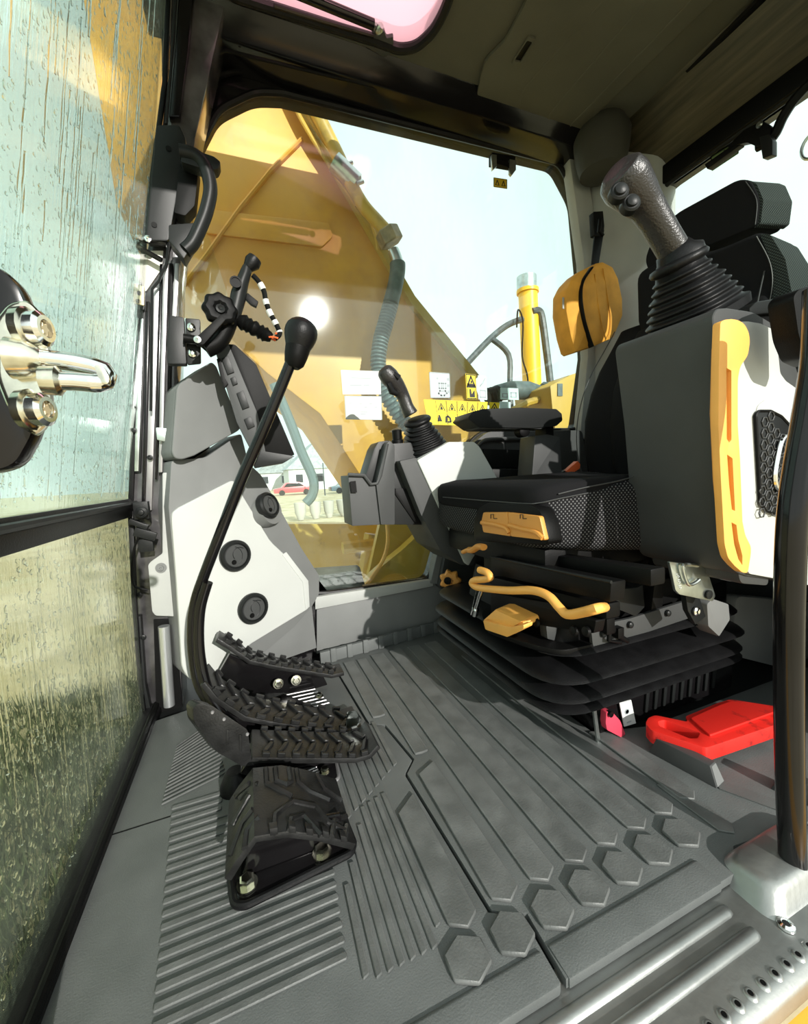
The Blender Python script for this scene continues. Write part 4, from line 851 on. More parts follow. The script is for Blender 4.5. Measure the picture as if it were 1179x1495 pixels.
O('round_nut', MB().lathe(P(1063, 838, Y=.44), (0, -1, 0), [(.012, -.01), (.012, .006), (.008, .010), (0, .010)], 16), GZ, zp)
O('strut', MB().prism(PP([(960, 815), (972, 818), (966, 900), (950, 895)], Y=.56), (0, .02, 0)), BK, zp, bevel=.002)
# rear pod support behind base
rp = tag(O('side_cover', MB().prism(rnd(PP([(1075, 870), (1280, 890), (1280, 1010), (1080, 960), (1070, 920)], Y=.60), .02), (0, .03, 0)), MG, bevel=.006), 'mid grey cover behind the seat base under the near console', 'cover')
# near armrest
ar = T('armrest', 'near black armrest behind the raised console pod', 'armrest', P(1140, 500, Y=.50))
O('pad', MB().prism(rnd(PP([(1094, 450), (1104, 440), (1172, 430), (1260, 425), (1260, 460), (1172, 452), (1096, 460)], Y=.48), .008), (0, .09, 0)), BS, ar, bevel=.008, seg=3)
O('body', MB().prism(rnd(PP([(1097, 458), (1172, 450), (1260, 455), (1260, 530), (1172, 515), (1140, 505), (1108, 470)], Y=.49), .008), (0, .07, 0)), BK, ar, bevel=.006)
O('bracket', MB().prism(rnd(PP([(1132, 505), (1150, 512), (1200, 520), (1200, 565), (1160, 552), (1140, 530)], Y=.47), .004), (0, .03, 0)), GZ, ar, bevel=.003)
bk = tag(O('handle_end', MB().prism(rnd(PP([(1158, 432), (1166, 422), (1200, 410), (1200, 530), (1178, 520), (1166, 490)], Y=.33), .008), (0, .03, 0)), BK, bevel=.006), 'black rubber end piece at the top of the grab bar', 'grip')
# ================================================================== FAR (RIGHT) CONSOLE POD
YB = .985
pod2 = T('console_pod', 'far console pod with white top and dark leaning front edge', 'console', P(680, 824, Y=YB))
O('body', MB().prism(rnd(PP([(583, 673), (607, 668), (612, 672), (655, 648), (694, 648), (727, 702), (745, 715), (705, 790), (690, 826), (672, 824), (643, 804), (614, 751)], Y=YB), .004), (0, .17, 0)), DG, pod2, bevel=.005, seg=3)
O('side_panel', MB().prism(rnd(PP([(609, 672), (655, 645), (692, 645), (700, 652), (728, 702), (745, 716), (705, 790), (684, 826), (678, 822)], Y=YB-.005), .004), (0, .165, 0)), WH, pod2, bevel=.005, seg=3, label='off-white side panel')
jb = P(620, 655, Y=YB+.07); jc = P(602, 612, Y=YB+.05)
j2, g1, _ = joystick('far joystick on the far console beside the cup holder', jb, (jc-jb)+V((0, -.01, .03)), .98)
path = [(600, 606, 1.04), (594, 594, 1.04), (588, 578, 1.04), (578, 562, 1.035), (568, 550, 1.03), (561, 541, 1.03), (558, 537, 1.03)]
rad = [.022, .018, .018, .023, .026, .022, .010]
pts = spline([P(x, y, Y=Y) for x, y, Y in path], 4); rs = []
for i in range(len(pts)):
    t_ = i/(len(pts)-1)*(len(rad)-1); a = int(t_); f = t_-a; rs.append(rad[a]*(1-f)+rad[min(a+1, len(rad)-1)]*f)
O('grip', MB().tube(pts, rs, 18), GRIP, j2, sub=1, ang=80)
O('trigger', MB().tube(PP([(567, 560), (572, 572), (580, 576)], Y=1.01), [.008, .009, .005], 10), RB, j2)
O('thumb_rocker', MB().tube(PP([(574, 545), (582, 552)], Y=1.01), [.007, .009], 10), RB, j2)
# cup holder
cu = T('cup_holder', 'dark grey cup holder bin ahead of the far console', 'cup holder', P(560, 766, Y=1.08))
cl_ = rnd(PP([(508, 694), (533, 695), (543, 708), (551, 706), (562, 712), (576, 720), (576, 765), (514, 768)], Y=1.02), .003)
O('cup', MB().prism(cl_, (0, .09, 0)), DG, cu, bevel=.006, seg=3)
O('tall_back', MB().prism(rnd(PP([(530, 706), (546, 655), (552, 645), (568, 643), (572, 650), (572, 765), (540, 765)], Y=1.05), .005), (0, .07, 0)), BS, cu, bevel=.005)
O('side_wall', MB().prism(rnd(PP([(549, 707), (564, 648), (569, 643), (576, 650), (576, 766), (556, 766)], Y=1.012), .004), (0, .04, 0)), DG, cu, bevel=.003)
O('rim', MB().tube(PP([(508, 693), (531, 694), (541, 707), (550, 706), (555, 695), (565, 648)], Y=1.015), .005, 8), DG, cu)
O('clip_window', MB().prism(rnd(PP([(511, 703), (519, 702), (521, 719), (513, 719)], Y=1.012), .001), (0, .004, 0)), BK, cu)
O('column', MB().prism(rnd(PP([(570, 648), (600, 646), (650, 790), (625, 766), (572, 766)], Y=1.02), .004), (0, .10, 0)), BS, cu, bevel=.004)
O('column_ledge', MB().prism(PP([(577, 713), (602, 713), (620, 764), (606, 764), (577, 722)], Y=1.016), (0, .005, 0)), BK, cu, bevel=.001)
for a in ([(571, 656), (575, 658), (571, 660)], [(571, 663), (575, 660), (575, 665)]): O('latch_mark', MB().prism(PP(a, Y=1.018), (0, -.001, 0)), PAPER, cu)
O('round_plug', MB().lathe(P(580, 648, Y=1.06), (0, 0, 1), [(.016, 0), (.016, .010), (.013, .012), (.014, .036), (.012, .038), (0, .038)], 18), BK, cu)
# far armrest
fa = T('armrest', 'far black padded armrest on a dark grey post', 'armrest', P(800, 690, Y=1.02))
O('pad', MB().prism(rnd(PP([(682, 611), (690, 601), (705, 597), (760, 595), (812, 597), (820, 604), (821, 614), (812, 622), (778, 625), (700, 624), (692, 618)], Y=.95), .004), (0, .085, 0)), BS, fa, bevel=.010, seg=3)
O('pad_base', MB().prism(rnd(PP([(692, 617), (778, 620), (800, 616), (802, 622), (790, 626), (700, 626)], Y=.955), .002), (0, .07, 0)), DG, fa, bevel=.003)
O('post', MB().prism(rnd(PP([(781, 636), (800, 634), (817, 638), (820, 690), (818, 704), (776, 700)], Y=.98), .003), (0, .07, 0)), DG, fa, bevel=.005)
O('neck', MB().prism(PP([(797, 615), (808, 615), (808, 640), (797, 640)], Y=.985), (0, .05, 0)), BK, fa, bevel=.002)
O('adjuster_wheel', MB().lathe(P(764, 629, Y=.97), (0, -1, 0), [(.018, -.02), (.018, .006), (.012, .009), (0, .008)], 20), BK, fa)
# seat belt buckle
bu = T('belt_buckle', 'black seat belt buckle with red button beside the backrest', 'buckle', P(830, 690, Y=.99))
O('body', MB().prism(rnd(PP([(806, 696), (836, 682), (842, 690), (842, 700), (812, 704)], Y=.99), .003), (0, .02, 0)), BK, bu, bevel=.003)
O('button', MB().prism(rnd(PP([(826, 688), (843, 673), (847, 678), (846, 684), (832, 693)], Y=.985), .002), (0, .016, 0)), OR, bu, bevel=.002)
O('tag', MB().prism(PP([(836, 694), (846, 689), (846, 695), (838, 699)], Y=.984), (0, .002, 0)), STGR, bu)
# ================================================================== YELLOW BAG
bg_ = T('pouch', 'yellow cloth pouch with black zip hanging on the rear pillar', 'bag', P(865, 515, Y=1.13))
o_ = [(866, 386), (876, 384), (890, 392), (899, 410), (905, 436), (906, 462), (893, 494), (866, 506), (836, 516), (829, 492), (823, 455), (823, 424), (828, 412), (842, 398)]
PY = 1.09
bm_ = MB(); n_ = len(o_)
o3 = rnd(PP(o_, Y=PY), .003, 2); cc = sum(o3, V((0, 0, 0)))/len(o3)
rings = []
for sc_, yy in ((.5, -.022), (.88, -.018), (.985, -.010), (1.0, .012), (.99, .045), (.93, .062), (.5, .066)):
    rings.append([cc+(p-cc)*sc_+V((0, yy+noise.noise(p*25)*.006, 0)) for p in o3])
O('body', bm_.loft(rings), BAG, bg_, ang=50)
zipx = spline(PP([(862, 392), (849, 412), (846, 435), (850, 465), (857, 490), (863, 507)], Y=PY-.021), 6)
O('zip', MB().tube(zipx, .012, 8, flat=.35), BK, bg_)
for l in ([(880, 392), (886, 430), (892, 470), (888, 496)], [(868, 400), (872, 440), (880, 480), (884, 496)]):
    O('seam', MB().tube(spline(PP(l, Y=PY-.022), 5), .002, 6), BAG, bg_)
O('side_tag', MB().prism(PP([(821, 434), (825, 434), (825, 452), (821, 450)], Y=PY), (0, .002, 0)), LG, bg_)
O('strap', MB().prism(PP([(868, 345), (878, 345), (882, 335), (874, 384), (864, 386), (866, 365)], Y=PY+.02), (0, .006, 0)), BK, bg_, bevel=.001)
hk = T('coat_hook', 'black coat hook on the rear pillar above the pouch', 'hook', P(873, 330, Y=1.15))
O('plate', MB().prism(rnd(PP([(866, 309), (880, 308), (882, 330), (880, 345), (868, 343)], Y=1.12), .003), (0, .02, 0)), BK, hk, bevel=.003)
O('peg', MB().tube(PP([(876, 320), (874, 338), (880, 344)], Y=1.10), .006, 8), BK, hk)
# ================================================================== RED TOOL + BRACKETS
rt = T('red_block', 'red worn plastic tool plate with a slotted handle by the seat', 'tool', P(1030, 1080, Z=0))
ro = rnd(PP([(942, 1056), (946, 1048), (956, 1044), (1004, 1054), (1000, 1046), (1048, 1026), (1066, 1021), (1150, 1034), (1150, 1052), (1030, 1092), (950, 1066)], Z=.045), .006)
rh = rnd(PP([(960, 1053), (970, 1051), (1022, 1070), (1018, 1078), (1006, 1078), (962, 1060)], Z=.045), .004)
RWORN = paint('worn_red_paint', (.72, .022, .015), (.16, .012, .01), .56, 16)
O('plate', MB().plate(ro, [rh], (0, 0, -.026)), RWORN, rt, bevel=.003)
O('step_edge', MB().prism(rnd(PP([(1008, 1051), (1050, 1032), (1068, 1026), (1140, 1038), (1036, 1076)], Z=.0455), .004), (0, 0, .004)), RWORN, rt, bevel=.0015)
def fb(name, label, px, top, wid=.03):
    t = T(name, label, 'bracket', P(*px[0], Z=0), 'grey wedge brackets on the floor')
    b_ = PP(px, Z=0); a, b = b_[0], b_[1]; d = (b-a).normalized(); nn = V((-d.y, d.x, 0))
    O('body', MB().loft([[a, b, b+nn*wid, a+nn*wid], [a+d*.012+nn*.004+V((0, 0, top)), b-d*.012+nn*.004+V((0, 0, top)), b-d*.012+nn*(wid-.006)+V((0, 0, top)), a+d*.012+nn*(wid-.006)+V((0, 0, top))]]), DG, t, bevel=.002)
    O('end_face', MB().prism([b-d*.002+nn*.003+V((0, 0, .002)), b-d*.002+nn*(wid-.003)+V((0, 0, .002)), b-d*.0125+nn*(wid-.008)+V((0, 0, top-.002)), b-d*.0125+nn*.007+V((0, 0, top-.002))], d*.002), MG, t)
fb('floor_bracket', 'grey wedge bracket holding the front of the red tool plate', [(946, 1098), (1046, 1152)], .032)
fb('floor_bracket', 'grey wedge bracket partly hidden behind the grab bar', [(1124, 1152), (1240, 1205)], .032)
O('threshold_strip', MB().prism(PP([(1040, 1135), (1180, 1185), (1180, 1200), (1050, 1152)], Z=.001), (0, 0, .001)), MAT, mm)

# ================================================================== WINDOW STICKERS
YS = YW+.019
def sticker(name, label, quad, mat, glyphs=(), cat='sticker', Y=YS, X=None, group=None, ink=INK, frames=()):
    kw = dict(X=X) if X else dict(Y=Y)
    q = PP(quad, **kw); nrm = (q[1]-q[0]).cross(q[3]-q[0]).normalized()
    toc = V((0, 0, CAMZ))-q[0]
    if nrm.dot(toc) < 0: nrm = -nrm
    t = T(name, label, cat, q[3], group)
    O('sheet', MB().prism(rnd(q, .002, 2), nrm*.0006), mat, t)
    def uv(u, v): return (q[0]*(1-u)+q[1]*u)*(1-v)+(q[3]*(1-u)+q[2]*u)*v+nrm*.0008
    for g in glyphs:
        O('pictogram', MB().prism([uv(u, v) for u, v in g], nrm*.0003), ink, t, flat=True)
    for fr_, wv in frames:
        mb = MB()
        for i in range(len(fr_)):
            a, b = V((*fr_[i-1], 0)), V((*fr_[i], 0)); d = (b-a).normalized(); n_ = V((-d.y, d.x, 0))*wv
            mb.prism([uv(*(a+n_-d*wv).xy), uv(*(b+n_+d*wv).xy), uv(*(b-n_+d*wv).xy), uv(*(a-n_-d*wv).xy)], nrm*.0003)
        O('outline', mb, ink, t, flat=True)
    return t
def tri(cx, cy, rx, ry): return [(cx, cy-ry), (cx+rx, cy+ry), (cx-rx, cy+ry)]
def rect(x0, y0, x1, y1): return [(x0, y0), (x1, y0), (x1, y1), (x0, y1)]
gl, fr_ = [], []
for i in range(1, 6):
    cx = .5/6+i/6
    fr_.append((tri(cx, .27, .052, .14), .006)); fr_.append((rect(i/6+.005, .03, (i+1)/6-.005, .49), .0025)); fr_.append((rect(i/6+.005, .53, (i+1)/6-.005, .97), .0025))
    for g in ([(cx-.022, .38), (cx-.006, .24), (cx+.016, .30), (cx+.02, .38)], [(cx-.012, .22), (cx+.006, .20), (cx+.004, .26)]): gl.append(g)
gl += [[(.16, .86), (.19, .62), (.215, .62), (.24, .86)], [(.185, .60), (.215, .60), (.2, .66)], [(.29, .90), (.30, .66), (.35, .60), (.39, .70), (.40, .86), (.37, .86), (.36, .72), (.33, .68), (.32, .90)], rect(.33, .84, .39, .90), rect(.46, .66, .54, .86), [(.47, .9), (.55, .7), (.56, .74)], rect(.63, .66, .70, .86), rect(.79, .66, .88, .88)]
sticker('warning_sticker', 'yellow strip of black warning triangles on the side window', [(618, 583), (712, 587), (708, 622), (625, 620)], STK, gl, frames=fr_)
sticker('warning_sticker', 'short yellow warning sticker with one triangle right of the strip', [(714, 587), (729, 588), (728, 600), (714, 600)], STK, [tri(.5, .6, .12, .15)], frames=[(tri(.5, .5, .35, .36), .05)])
sticker('warning_sticker', 'upright yellow sticker with a triangle over a pictogram', [(679, 545), (694, 547), (696, 583), (681, 583)], STK, [[(.3, .92), (.3, .6), (.45, .6), (.5, .8), (.8, .62), (.8, .92)], rect(.45, .27, .6, .36)], frames=[(tri(.5, .27, .32, .16), .05), (rect(.06, .03, .94, .48), .02), (rect(.06, .52, .94, .97), .02)])
sticker('info_sticker', 'pale grey-blue info sticker with small symbols on the side window', [(626, 543), (656, 545), (657, 581), (628, 581)], STG, [rect(.86, .2, .96, .3), rect(.86, .45, .96, .55), rect(.86, .7, .96, .8), rect(.35, .2, .42, .26)], ink=GINK, frames=[(rect(.46, .42, .58, .62), .02), (rect(.66, .42, .78, .62), .02), ([(.48, .72), (.76, .72), (.82, .82), (.7, .9), (.54, .9), (.42, .82)], .03), (rect(.02, .02, .98, .98), .012)])
sticker('info_sticker', 'tall pale mint sticker with a book symbol beside the yellow one', [(697, 548), (710, 549), (711, 584), (698, 583)], STB, [], ink=GINK, frames=[(rect(.2, .62, .8, .9), .03), ([(.2, .45), (.8, .1), (.6, .3)], .02)])
sticker('info_sticker', 'pale mint sticker with two book symbols behind the far armrest', [(730, 566), (756, 567), (757, 584), (730, 583)], STB, [], ink=GINK, frames=[(rect(.12, .5, .38, .8), .03), (rect(.58, .4, .86, .78), .03)])
sticker('info_sticker', 'blank pale mint sticker low beside the far armrest', [(729, 586), (745, 587), (745, 600), (729, 600)], STB)
sticker('notice_sheet', 'upper white notice sheet taped to the side window', [(497, 540), (555, 542), (556, 576), (500, 576)], PAPER, [rect(.25, .3, .75, .33), rect(.2, .6, .5, .63), rect(.55, .6, .7, .63)], ink=GINK, cat='notice')
sticker('notice_sheet', 'lower white notice card with faint rows under the upper sheet', [(503, 578), (556, 579), (557, 613), (505, 612)], PAPER, [rect(.1+.14*i, y, .18+.14*i, y+.025) for i in range(6) for y in (.3, .45) if (i+int(y*10)) % 2]+[rect(.4, .65, .6, .68), rect(.4, .75, .55, .78)], ink=GINK, cat='notice', frames=[(rect(.0, .0, 1, 1), .012)])
sticker('warning_sticker', 'small orange label with two symbols under the window top bracket', [(720, 259), (740, 262), (740, 276), (720, 273)], STKO, [], frames=[(rect(.03, .05, .97, .95), .02), (tri(.27, .5, .12, .25), .03), (tri(.72, .5, .12, .25), .03)])
sticker('exit_sticker', 'grey-green label with two pictograms on the rear window', [(1037, 229), (1078, 206), (1078, 224), (1039, 250)], STGR, [rect(.65, .25, .72, .75), rect(.8, .3, .86, .8), rect(.65, .45, .86, .55)], X=XR+.018, frames=[(rect(.02, .05, .98, .95), .015), (rect(.5, .05, .51, .95), .012), ([(.1, .6), (.2, .35), (.4, .35)], .02), ([(.1, .8), (.25, .7), (.4, .7)], .02)])
# ================================================================== ROOF HARDWARE
gs = T('gas_strut', 'black gas strut beside the roof hatch', 'gas strut', P(490, 20, Z=ZC-.03))
O('cylinder', MB().tube(PP([(330, -52), (444, -6), (545, 36)], Z=ZC-.02), .011, 14), BP, gs)
O('rod', MB().tube(PP([(400, 8), (470, 30), (545, 52)], Z=ZC-.01), .006, 10), BP, gs)
O('ball_joint', MB().lathe(P(553, 42, Z=ZC-.022), (.3, -1, -.2), [(.006, -.012), (.010, -.006), (.010, .006), (.006, .012)], 14).tube(PP([(545, 36), (556, 42)], Z=ZC-.02), .007, 8), GZ, gs)
O('bracket', MB().prism(rnd(PP([(536, 70), (546, 40), (560, 44), (564, 56), (574, 54), (574, 78), (560, 84)], Z=ZC-.010), .004), (0, 0, .01)), DG, gs, bevel=.002)
hr_ = T('hanger_bracket', 'black double-pronged bracket on the side window top rail', 'bracket', P(735, 235, Y=1.20))
O('plate', MB().prism(rnd(PP([(718, 222), (752, 228), (752, 244), (718, 238)], Y=1.21), .002), (0, .02, 0)), BK, hr_, bevel=.002)
for q in ([(718, 225), (725, 226), (725, 243), (719, 248)], [(744, 232), (753, 234), (753, 248), (747, 256), (744, 252)]):
    O('prong', MB().prism(PP(q, Y=1.20), (0, .01, 0)), GZ, hr_, bevel=.001)
O('cross_piece', MB().prism(PP([(724, 232), (746, 238), (746, 246), (724, 238)], Y=1.205), (0, .01, 0)), BK, hr_, bevel=.001)
rl = T('rear_latch', 'black latch bracket hanging over the rear window', 'bracket', P(1110, 200, X=1.36))
O('body', MB().prism(rnd(PP([(1060, 215), (1085, 190), (1112, 176), (1124, 184), (1124, 205), (1104, 214), (1090, 208)], X=1.355), .004), (.02, 0, 0)), BK, rl, bevel=.003)
O('hook', MB().prism(rnd(PP([(1108, 200), (1122, 196), (1127, 205), (1127, 226), (1113, 232)], X=1.345), .002), (.02, 0, 0)), BS, rl, bevel=.002)
O('screw', MB().lathe(P(1108, 182, X=1.35), (-1, 0, 0), [(.008, 0), (.006, .004), (0, .004)], 12), GZ, rl)
O('rail', MB().prism(rnd(PP([(1028, 240), (1078, 205), (1080, 212), (1032, 247)], X=1.36), .002), (.02, 0, 0)), BK, rl, bevel=.002)
O('curved_edge', MB().tube(spline(PP([(1105, 215), (1128, 200), (1142, 172), (1160, 145), (1190, 115), (1230, 90)], X=1.37), 4), .012, 8), BK, rl)
rm = tag(O('ring', MB().tube([P(1186, 212, X=1.36)+V((0, .022*math.cos(a*pi/10), .028*math.sin(a*pi/10))) for a in range(20)], .0035, 8, closed=True), GZ), 'thin grey metal ring by the rear window edge', 'ring')
# ================================================================== OUTSIDE: the machine
boom = T('boom', 'big yellow excavator boom rising outside the side window', 'boom', (.6, 1.85, .0))
ob = [(120, -10), (330, -80), (400, 90), (600, 437), (655, 505), (690, 552), (720, 640), (745, 760), (700, 830), (620, 780), (560, 745), (520, 685), (467, 604), (390, 545), (342, 500), (255, 395), (170, 300)]
YBm = 1.60
O('side_plate', MB().prism(PP(ob, Y=YBm), (0, .55, 0)), BOOM, boom, bevel=.006)
O('weld_seam', MB().tube(PP([(440, 205), (395, 250), (350, 305), (300, 375), (265, 420)], Y=YBm-.004), .016, 8, flat=.5), BOOM, boom)
O('top_flange', MB().prism(PP([(402, 100), (412, 98), (606, 432), (700, 548), (692, 556), (598, 440)], Y=YBm-.03), (0, .6, 0)), BOOMD, boom, bevel=.003)
O('lower_patch', MB().prism(rnd(PP([(300, 305), (480, 325), (486, 345), (470, 360), (300, 340)], Y=YBm-.012), .01), (0, .012, 0)), BOOM, boom, bevel=.004)
for pts_, r in (([(405, 100), (440, 175), (480, 240), (520, 300)], .008), ([(418, 100), (452, 172), (495, 238), (530, 300)], .009)):
    O('thin_pipe', MB().tube(spline(PP(pts_, Y=YBm-.05), 5), r, 10), PIPE, boom)
O('inner_strip', MB().tube(PP([(540, 320), (548, 345), (552, 365)], Y=YBm-.04), .006, 8), PIPE, boom)
pp_ = T('hydraulic_pipe', 'thick yellow hydraulic pipe along the boom with a clamp', 'pipe', P(520, 270, Y=YBm-.09))
O('pipe', MB().tube(spline(PP([(425, 90), (455, 150), (492, 225), (512, 268), (530, 300), (552, 325), (568, 342)], Y=YBm-.09), 6), .0235, 14), PIPE, pp_)
O('clamp', MB().tube(PP([(488, 236), (520, 268)], Y=YBm-.09), .034, 12), GZ, pp_)
for x, y in ((508, 240), (520, 262), (524, 268)): O('clamp_bolt', MB().tube(PP([(x-4, y+1), (x+6, y-3)], Y=YBm-.11), .007, 8), GZ, pp_)
O('nut_block', MB().lathe(P(568, 346, Y=YBm-.09), P(574, 360, Y=YBm-.09)-P(560, 330, Y=YBm-.09), [(.042, -.026), (.046, -.022), (.046, .022), (.040, .026)], 6), M('brown_paint', (.30, .22, .12), .5, var=.3, vs=30), pp_, flat=True)
hs_ = T('hydraulic_hose', 'grey ribbed hydraulic hose hanging from the pipe block', 'hose', P(552, 540, Y=1.5))
hp = spline([P(x, y, Y=Y) for x, y, Y in ((574, 366, 1.51), (580, 385, 1.5), (578, 410, 1.5), (571, 440, 1.5), (563, 470, 1.5), (555, 500, 1.5), (552, 535, 1.5), (560, 570, 1.5), (585, 610, 1.5), (610, 640, 1.5))], 10)
O('ferrule', MB().tube(hp[:12], .022, 12), GZ, hs_)
O('smooth_sleeve', MB().tube(hp[10:32], .030, 12), HOSE, hs_)
O('ribbed_cover', MB().tube([hp[int(30+i*.5)] if i % 2 == 0 else (hp[int(30+i*.5)]+hp[min(int(30+i*.5)+1, len(hp)-1)])/2 for i in range(2*(len(hp)-32))], [.031 if i % 3 else .023 for i in range(2*(len(hp)-32))], 12), HOSE, hs_)
# boom cylinder and swing frame
cy_ = T('boom_cylinder', 'dusty brown boom cylinder below the boom', 'cylinder', P(530, 640, Y=1.9))
O('barrel', MB().tube(PP([(480, 585), (560, 690)], Y=1.72), .055, 16), BOOMD, cy_)
O('eye', MB().tube([P(487, 590, Y=1.64), P(487, 590, Y=1.82)], .075, 18), M('dark_steel', (.06, .07, .07), .5, var=.4), cy_)
sf = T('swing_frame', 'dusty yellow frame bracket with a curved foot outside the window', 'frame', P(600, 870, Y=1.5))
O('bracket_plate', MB().prism(spline(PP([(640, 760), (652, 820), (650, 900), (610, 880), (600, 850), (578, 838), (556, 846), (540, 880), (505, 900), (520, 870), (545, 838), (590, 800)], Y=1.45), 3, closed=True), (0, .05, 0)), BOOMD, sf, bevel=.003)
O('rear_plate', MB().prism(PP([(560, 740), (740, 700), (720, 900), (520, 900), (540, 830)], Y=1.56), (0, .03, 0)), BOOMD, sf)
O('cable_tube', MB().tube(spline(PP([(565, 765), (566, 790), (560, 815), (545, 840), (528, 862)], Y=1.43), 4), .008, 8), YP, sf)
O('deck_plate', MB().prism(PP([(380, 765), (560, 765), (600, 900), (420, 900)], Y=2.2), (0, .1, 0)), BOOMD, sf)
O('cross_member', MB().tube(PP([(500, 800), (545, 795)], Y=1.9), .03, 8).tube(PP([(545, 780), (530, 870)], Y=2.0), .05, 8), BOOMD, sf)
O('dark_step', MB().prism(PP([(380, 838), (525, 828), (540, 880), (390, 885)], Y=1.36), (0, .04, 0)), M('muddy_steel', (.05, .045, .04), .8, var=.5), sf)
# exhaust and rails
ex = T('exhaust_pipe', 'tall bright yellow exhaust stack with a bare steel tip', 'exhaust', P(775, 600, Y=2.3))
O('stack', MB().tube(PP([(770, 422), (778, 600)], Y=2.3), .062, 20), EXH, ex)
O('tip', MB().lathe(P(768.7, 424, Y=2.3), (0, 0, 1), [(.064, 0), (.064, .085), (.055, .085), (.055, .0), (0, .0)], 20), GZ, ex)
O('clamp', MB().lathe(P(770, 426, Y=2.3), (0, 0, 1), [(.062, -.01), (.072, -.01), (.072, .012), (.062, .012)], 20), EXH, ex)
md = T('machine_deck', 'ochre machine deck behind the cab carrying the exhaust stack', 'machine body', (1.9, 2.4, -1))
O('deck', MB().bx(1.35, 3.0, 1.98, 2.9, .80, .88), BOOMD, md, bevel=.01)
O('side', MB().bx(1.38, 2.97, 2.02, 2.86, -1.0, .80), BOOMD, md)
O('skirt', MB().bx(1.38, 2.6, 1.5, 2.02, -1.0, .45), BOOMD, md, bevel=.01)
for nm, L_, r in (('handrail', [(680, 532), (715, 495), (740, 475), (762, 466)], .02), ('handrail', [(717, 494), (742, 518), (744, 560), (746, 606)], .018), ('handrail', [(776, 455), (786, 454), (791, 466), (797, 510), (803, 560), (806, 600)], .024)):
    t = tag(O(nm, MB().tube(spline(PP(L_, Y=2.25), 4), r, 10), RAIL), {532: 'sloping grey handrail left of the exhaust stack', 494: 'short bent rail branching from the sloping handrail', 455: 'upright grey handrail right of the exhaust stack'}[L_[0][1]], 'handrail')
tag(O('wire', MB().tube(spline(PP([(754, 478), (756, 452), (763, 470), (762, 520), (770, 552), (772, 605)], Y=2.2), 5), .005, 6), BK), 'thin black wire looping down the exhaust stack', 'wire')
tag(O('handrail', MB().tube(spline(PP([(400, 560), (425, 620), (440, 660), (457, 700), (456, 722), (446, 735)], Y=1.55), 5), .018, 10), RAILG), 'pale grey bent handrail outside below the monitor', 'handrail')
eh = T('engine_housing', 'dull ochre housing block right of the exhaust behind the armrest', 'housing', P(830, 620, Y=1.7))
O('block', MB().prism(rnd(PP([(803, 563), (832, 548), (870, 540), (880, 640), (812, 640), (806, 596)], Y=1.7), .01), (0, .3, 0)), BOOMD, eh, bevel=.01)
O('lower_block', MB().bx(1.42, 1.70, 1.72, 1.98, .0, .72), BOOMD, eh)
O('top_cover', MB().prism(PP([(830, 548), (900, 526), (900, 545), (836, 556)], Y=1.75), (0, .3, 0)), BOOMD, eh, bevel=.004)
O('label_plate', MB().prism(PP([(814, 560), (821, 560), (821, 578), (814, 578)], Y=1.695), (0, .004, 0)), HOSE, eh)
bs2 = T('ribbed_hose', 'dark green-grey ribbed hose joint in front of the exhaust stack', 'hose', P(760, 590, Y=1.9))
O('sleeve', MB().tube(PP([(724, 574), (745, 570), (770, 570), (795, 573)], Y=1.9), [.042, .05, .05, .03], 14), HOSE, bs2)
O('ribs', MB().tube(PP([(711+i*2.2, 580-i*.6) for i in range(9)], Y=1.88), [.048 if i % 2 else .036 for i in range(9)], 14), RB, bs2)
O('flange', MB().lathe(P(797, 574, Y=1.88), (1, .2, 0), [(.05, -.03), (.062, -.02), (.062, .02), (.05, .03)], 8), HOSE, bs2, flat=True)
tag(O('bracket_arm', MB().tube(PP([(748, 600), (770, 588), (800, 580)], Y=1.8), .02, 8), BOOMD), 'thin rusty yellow strut under the ribbed hose', 'strut')
# ================================================================== OUTSIDE: the yard
def gmat():
    m, n, l = nt('yard_ground'); b = n['Principled BSDF']; b.inputs['Roughness'].default_value = .95
    t = n.new('ShaderNodeTexCoord'); z = n.new('ShaderNodeTexNoise'); z.inputs['Scale'].default_value = .8; z.inputs['Detail'].default_value = 10; z.inputs['Roughness'].default_value = .7
    r = n.new('ShaderNodeValToRGB'); e = r.color_ramp.elements; e[0].position = .36; e[0].color = (.40, .34, .20, 1); e[1].position = .62; e[1].color = (.62, .56, .40, 1)
    k = e.new(.5); k.color = (.60, .50, .32, 1)
    l.new(t.outputs['Object'], z.inputs['Vector']); l.new(z.outputs['Fac'], r.inputs['Fac']); l.new(r.outputs['Color'], b.inputs['Base Color']); return m
ZG = -1.25
def grid(x0, x1, y0, y1, nx, ny, h):
    mb = MB(); vs = []; fs = []
    for j in range(ny+1):
        for i in range(nx+1):
            x = x0+(x1-x0)*i/nx; y = y0+(y1-y0)*j/ny
            vs.append(V((x, y, ZG+h*noise.noise(V((x*.35, y*.35, 0))))))
    for j in range(ny):
        for i in range(nx): a = j*(nx+1)+i; fs.append((a, a+1, a+nx+2, a+nx+1))
    return mb.add(vs, fs)
S('ground', grid(-150, 200, -120, 220, 120, 120, .12), gmat())
gr = MB()
for i in range(16000):                     # rough grass ahead of the tracks
    x = -.45-abs(random.gauss(0, 1.0)); y = random.uniform(-.6, 4.2); h = random.uniform(.05, .2); a = random.uniform(0, pi)
    if x < -2.6: continue
    w2 = .008; dx, dy = w2*math.cos(a), w2*math.sin(a); lx, ly = random.uniform(-.06, .06), random.uniform(-.06, .06)
    gr.add([V((x-dx, y-dy, ZG)), V((x+dx, y+dy, ZG)), V((x+lx, y+ly, ZG+h))], [(0, 1, 2)])
g_ = tag(O('grass', gr, M('grass_blades', (.05, .065, .028), .8, var=.6, vs=3), flat=True, kind='stuff'), 'dark green rough grass in front of the machine', 'grass')
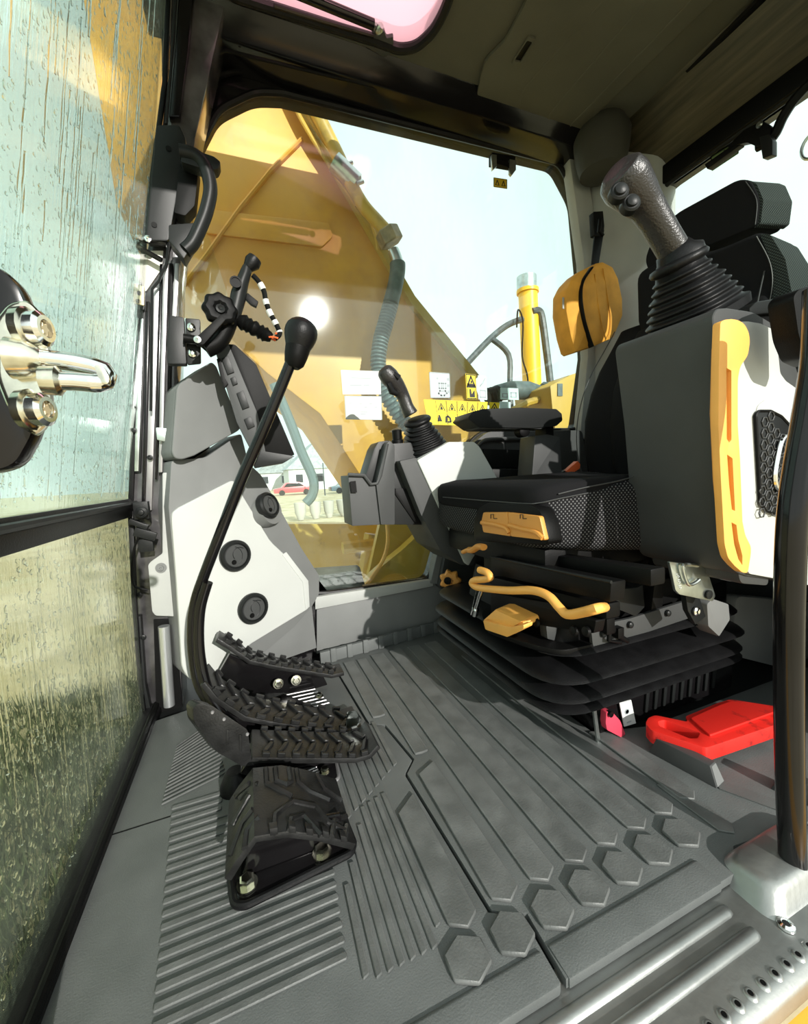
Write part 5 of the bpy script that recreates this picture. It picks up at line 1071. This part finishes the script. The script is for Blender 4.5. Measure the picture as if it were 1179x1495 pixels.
def house(px, Yd, w_, d_, h_, rh, wallc, roofc, label, nwin=3):
    p = P(px, 690, Y=Yd); t = T('house', label, 'house', (p.x, Yd, ZG), 'houses beyond the yard')
    x0, x1 = p.x-w_/2, p.x+w_/2
    wm = M('house_wall', wallc, .9, var=.1, vs=2); rmt = M('house_roof', roofc, .8, var=.2, vs=3)
    O('walls', MB().bx(x0, x1, Yd, Yd+d_, ZG, ZG+h_), wm, t)
    O('roof', MB().prism([V((x0-.4, Yd-.4, ZG+h_)), V((x1+.4, Yd-.4, ZG+h_)), V(((x0+x1)/2, Yd-.4, ZG+h_+rh))], (0, d_+.8, 0)), rmt, t)
    for i in range(nwin):
        xx = x0+w_*(i+.5)/nwin
        f = O('window', MB().bx(xx-.6, xx+.6, Yd-.06, Yd, ZG+1.1, ZG+2.5), PAPER, t)
        O('pane', MB().bx(xx-.5, xx+.5, Yd-.08, Yd-.06, ZG+1.2, ZG+2.4), BS, f)
house(466, 62, 9, 9, 3.2, 4.2, (.66, .68, .64), (.38, .42, .42), 'pale gabled house seen above the parked cars')
house(520, 74, 8, 8, 2.6, 1.2, (.72, .72, .68), (.25, .27, .28), 'low flat pale building right of the gabled house', 4)
house(415, 75, 10, 10, 3.0, 3.4, (.62, .62, .58), (.32, .34, .34), 'distant pale house behind the monitor edge')
house(330, 100, 12, 9, 3.4, 2.6, (.6, .6, .56), (.35, .34, .32), 'distant wide house behind the front corner panel', 4)
def car(px, Yd, c, label):
    p = P(px, 700, Y=Yd); t = T('car', label, 'car', (p.x, Yd, ZG), 'cars parked across the yard'); x = p.x
    prof = [(-2.1, .3), (-2.15, .75), (-1.3, .9), (-.8, 1.4), (.7, 1.42), (1.4, .95), (2.05, .85), (2.1, .3)]
    O('body', MB().prism([V((x+a, Yd, ZG+b)) for a, b in prof], (0, 1.7, 0)), M('car_paint', c, .25, coat=.5), t, bevel=.06)
    O('side_glass', MB().prism([V((x+a, Yd-.02, ZG+b)) for a, b in ((-1.1, .92), (-.72, 1.32), (.62, 1.33), (1.15, .95))], (0, .03, 0)), BP, t)
    for a in (-1.3, 1.3): O('wheel', MB().lathe((x+a, Yd-.02, ZG+.32), (0, 1, 0), [(.2, 0), (.32, 0), (.32, .2), (0, .2)], 18), RB, t)
car(428, 46, (.75, .08, .09), 'small red car parked beyond the yard')
car(512, 42, (.10, .14, .17), 'dark blue-grey car parked right of the red car')
for i, (px, r) in enumerate(((458, .26), (478, .24), (501, .36), (436, .26), (524, .3))):
    p = P(px, 715, Y=18); tp = T('planter', ['small pale planter pot below the red car', 'small pale planter pot beside the dark post', 'widest pale planter pot next to the cup holder', 'small pale planter pot behind the bent grey handrail', 'pale planter pot behind the cup holder'][i], 'planter', (p.x, 18, ZG), 'planter pots in the yard')
    O('pot', MB().lathe((p.x, 18, ZG), (0, 0, 1), [(r*.5, 0), (r*.9, .3), (r, .75), (r*.85, .75), (r*.8, .6), (0, .6)], 16), M('concrete', (.45, .43, .38), .9), tp)
tag(O('utility_pole', MB().tube([V((P(472, 690, Y=40).x, 40, ZG)), V((P(472, 690, Y=40).x, 40, ZG+3.2))], .06, 8), RAIL), 'thin dark post standing between the parked cars', 'post')
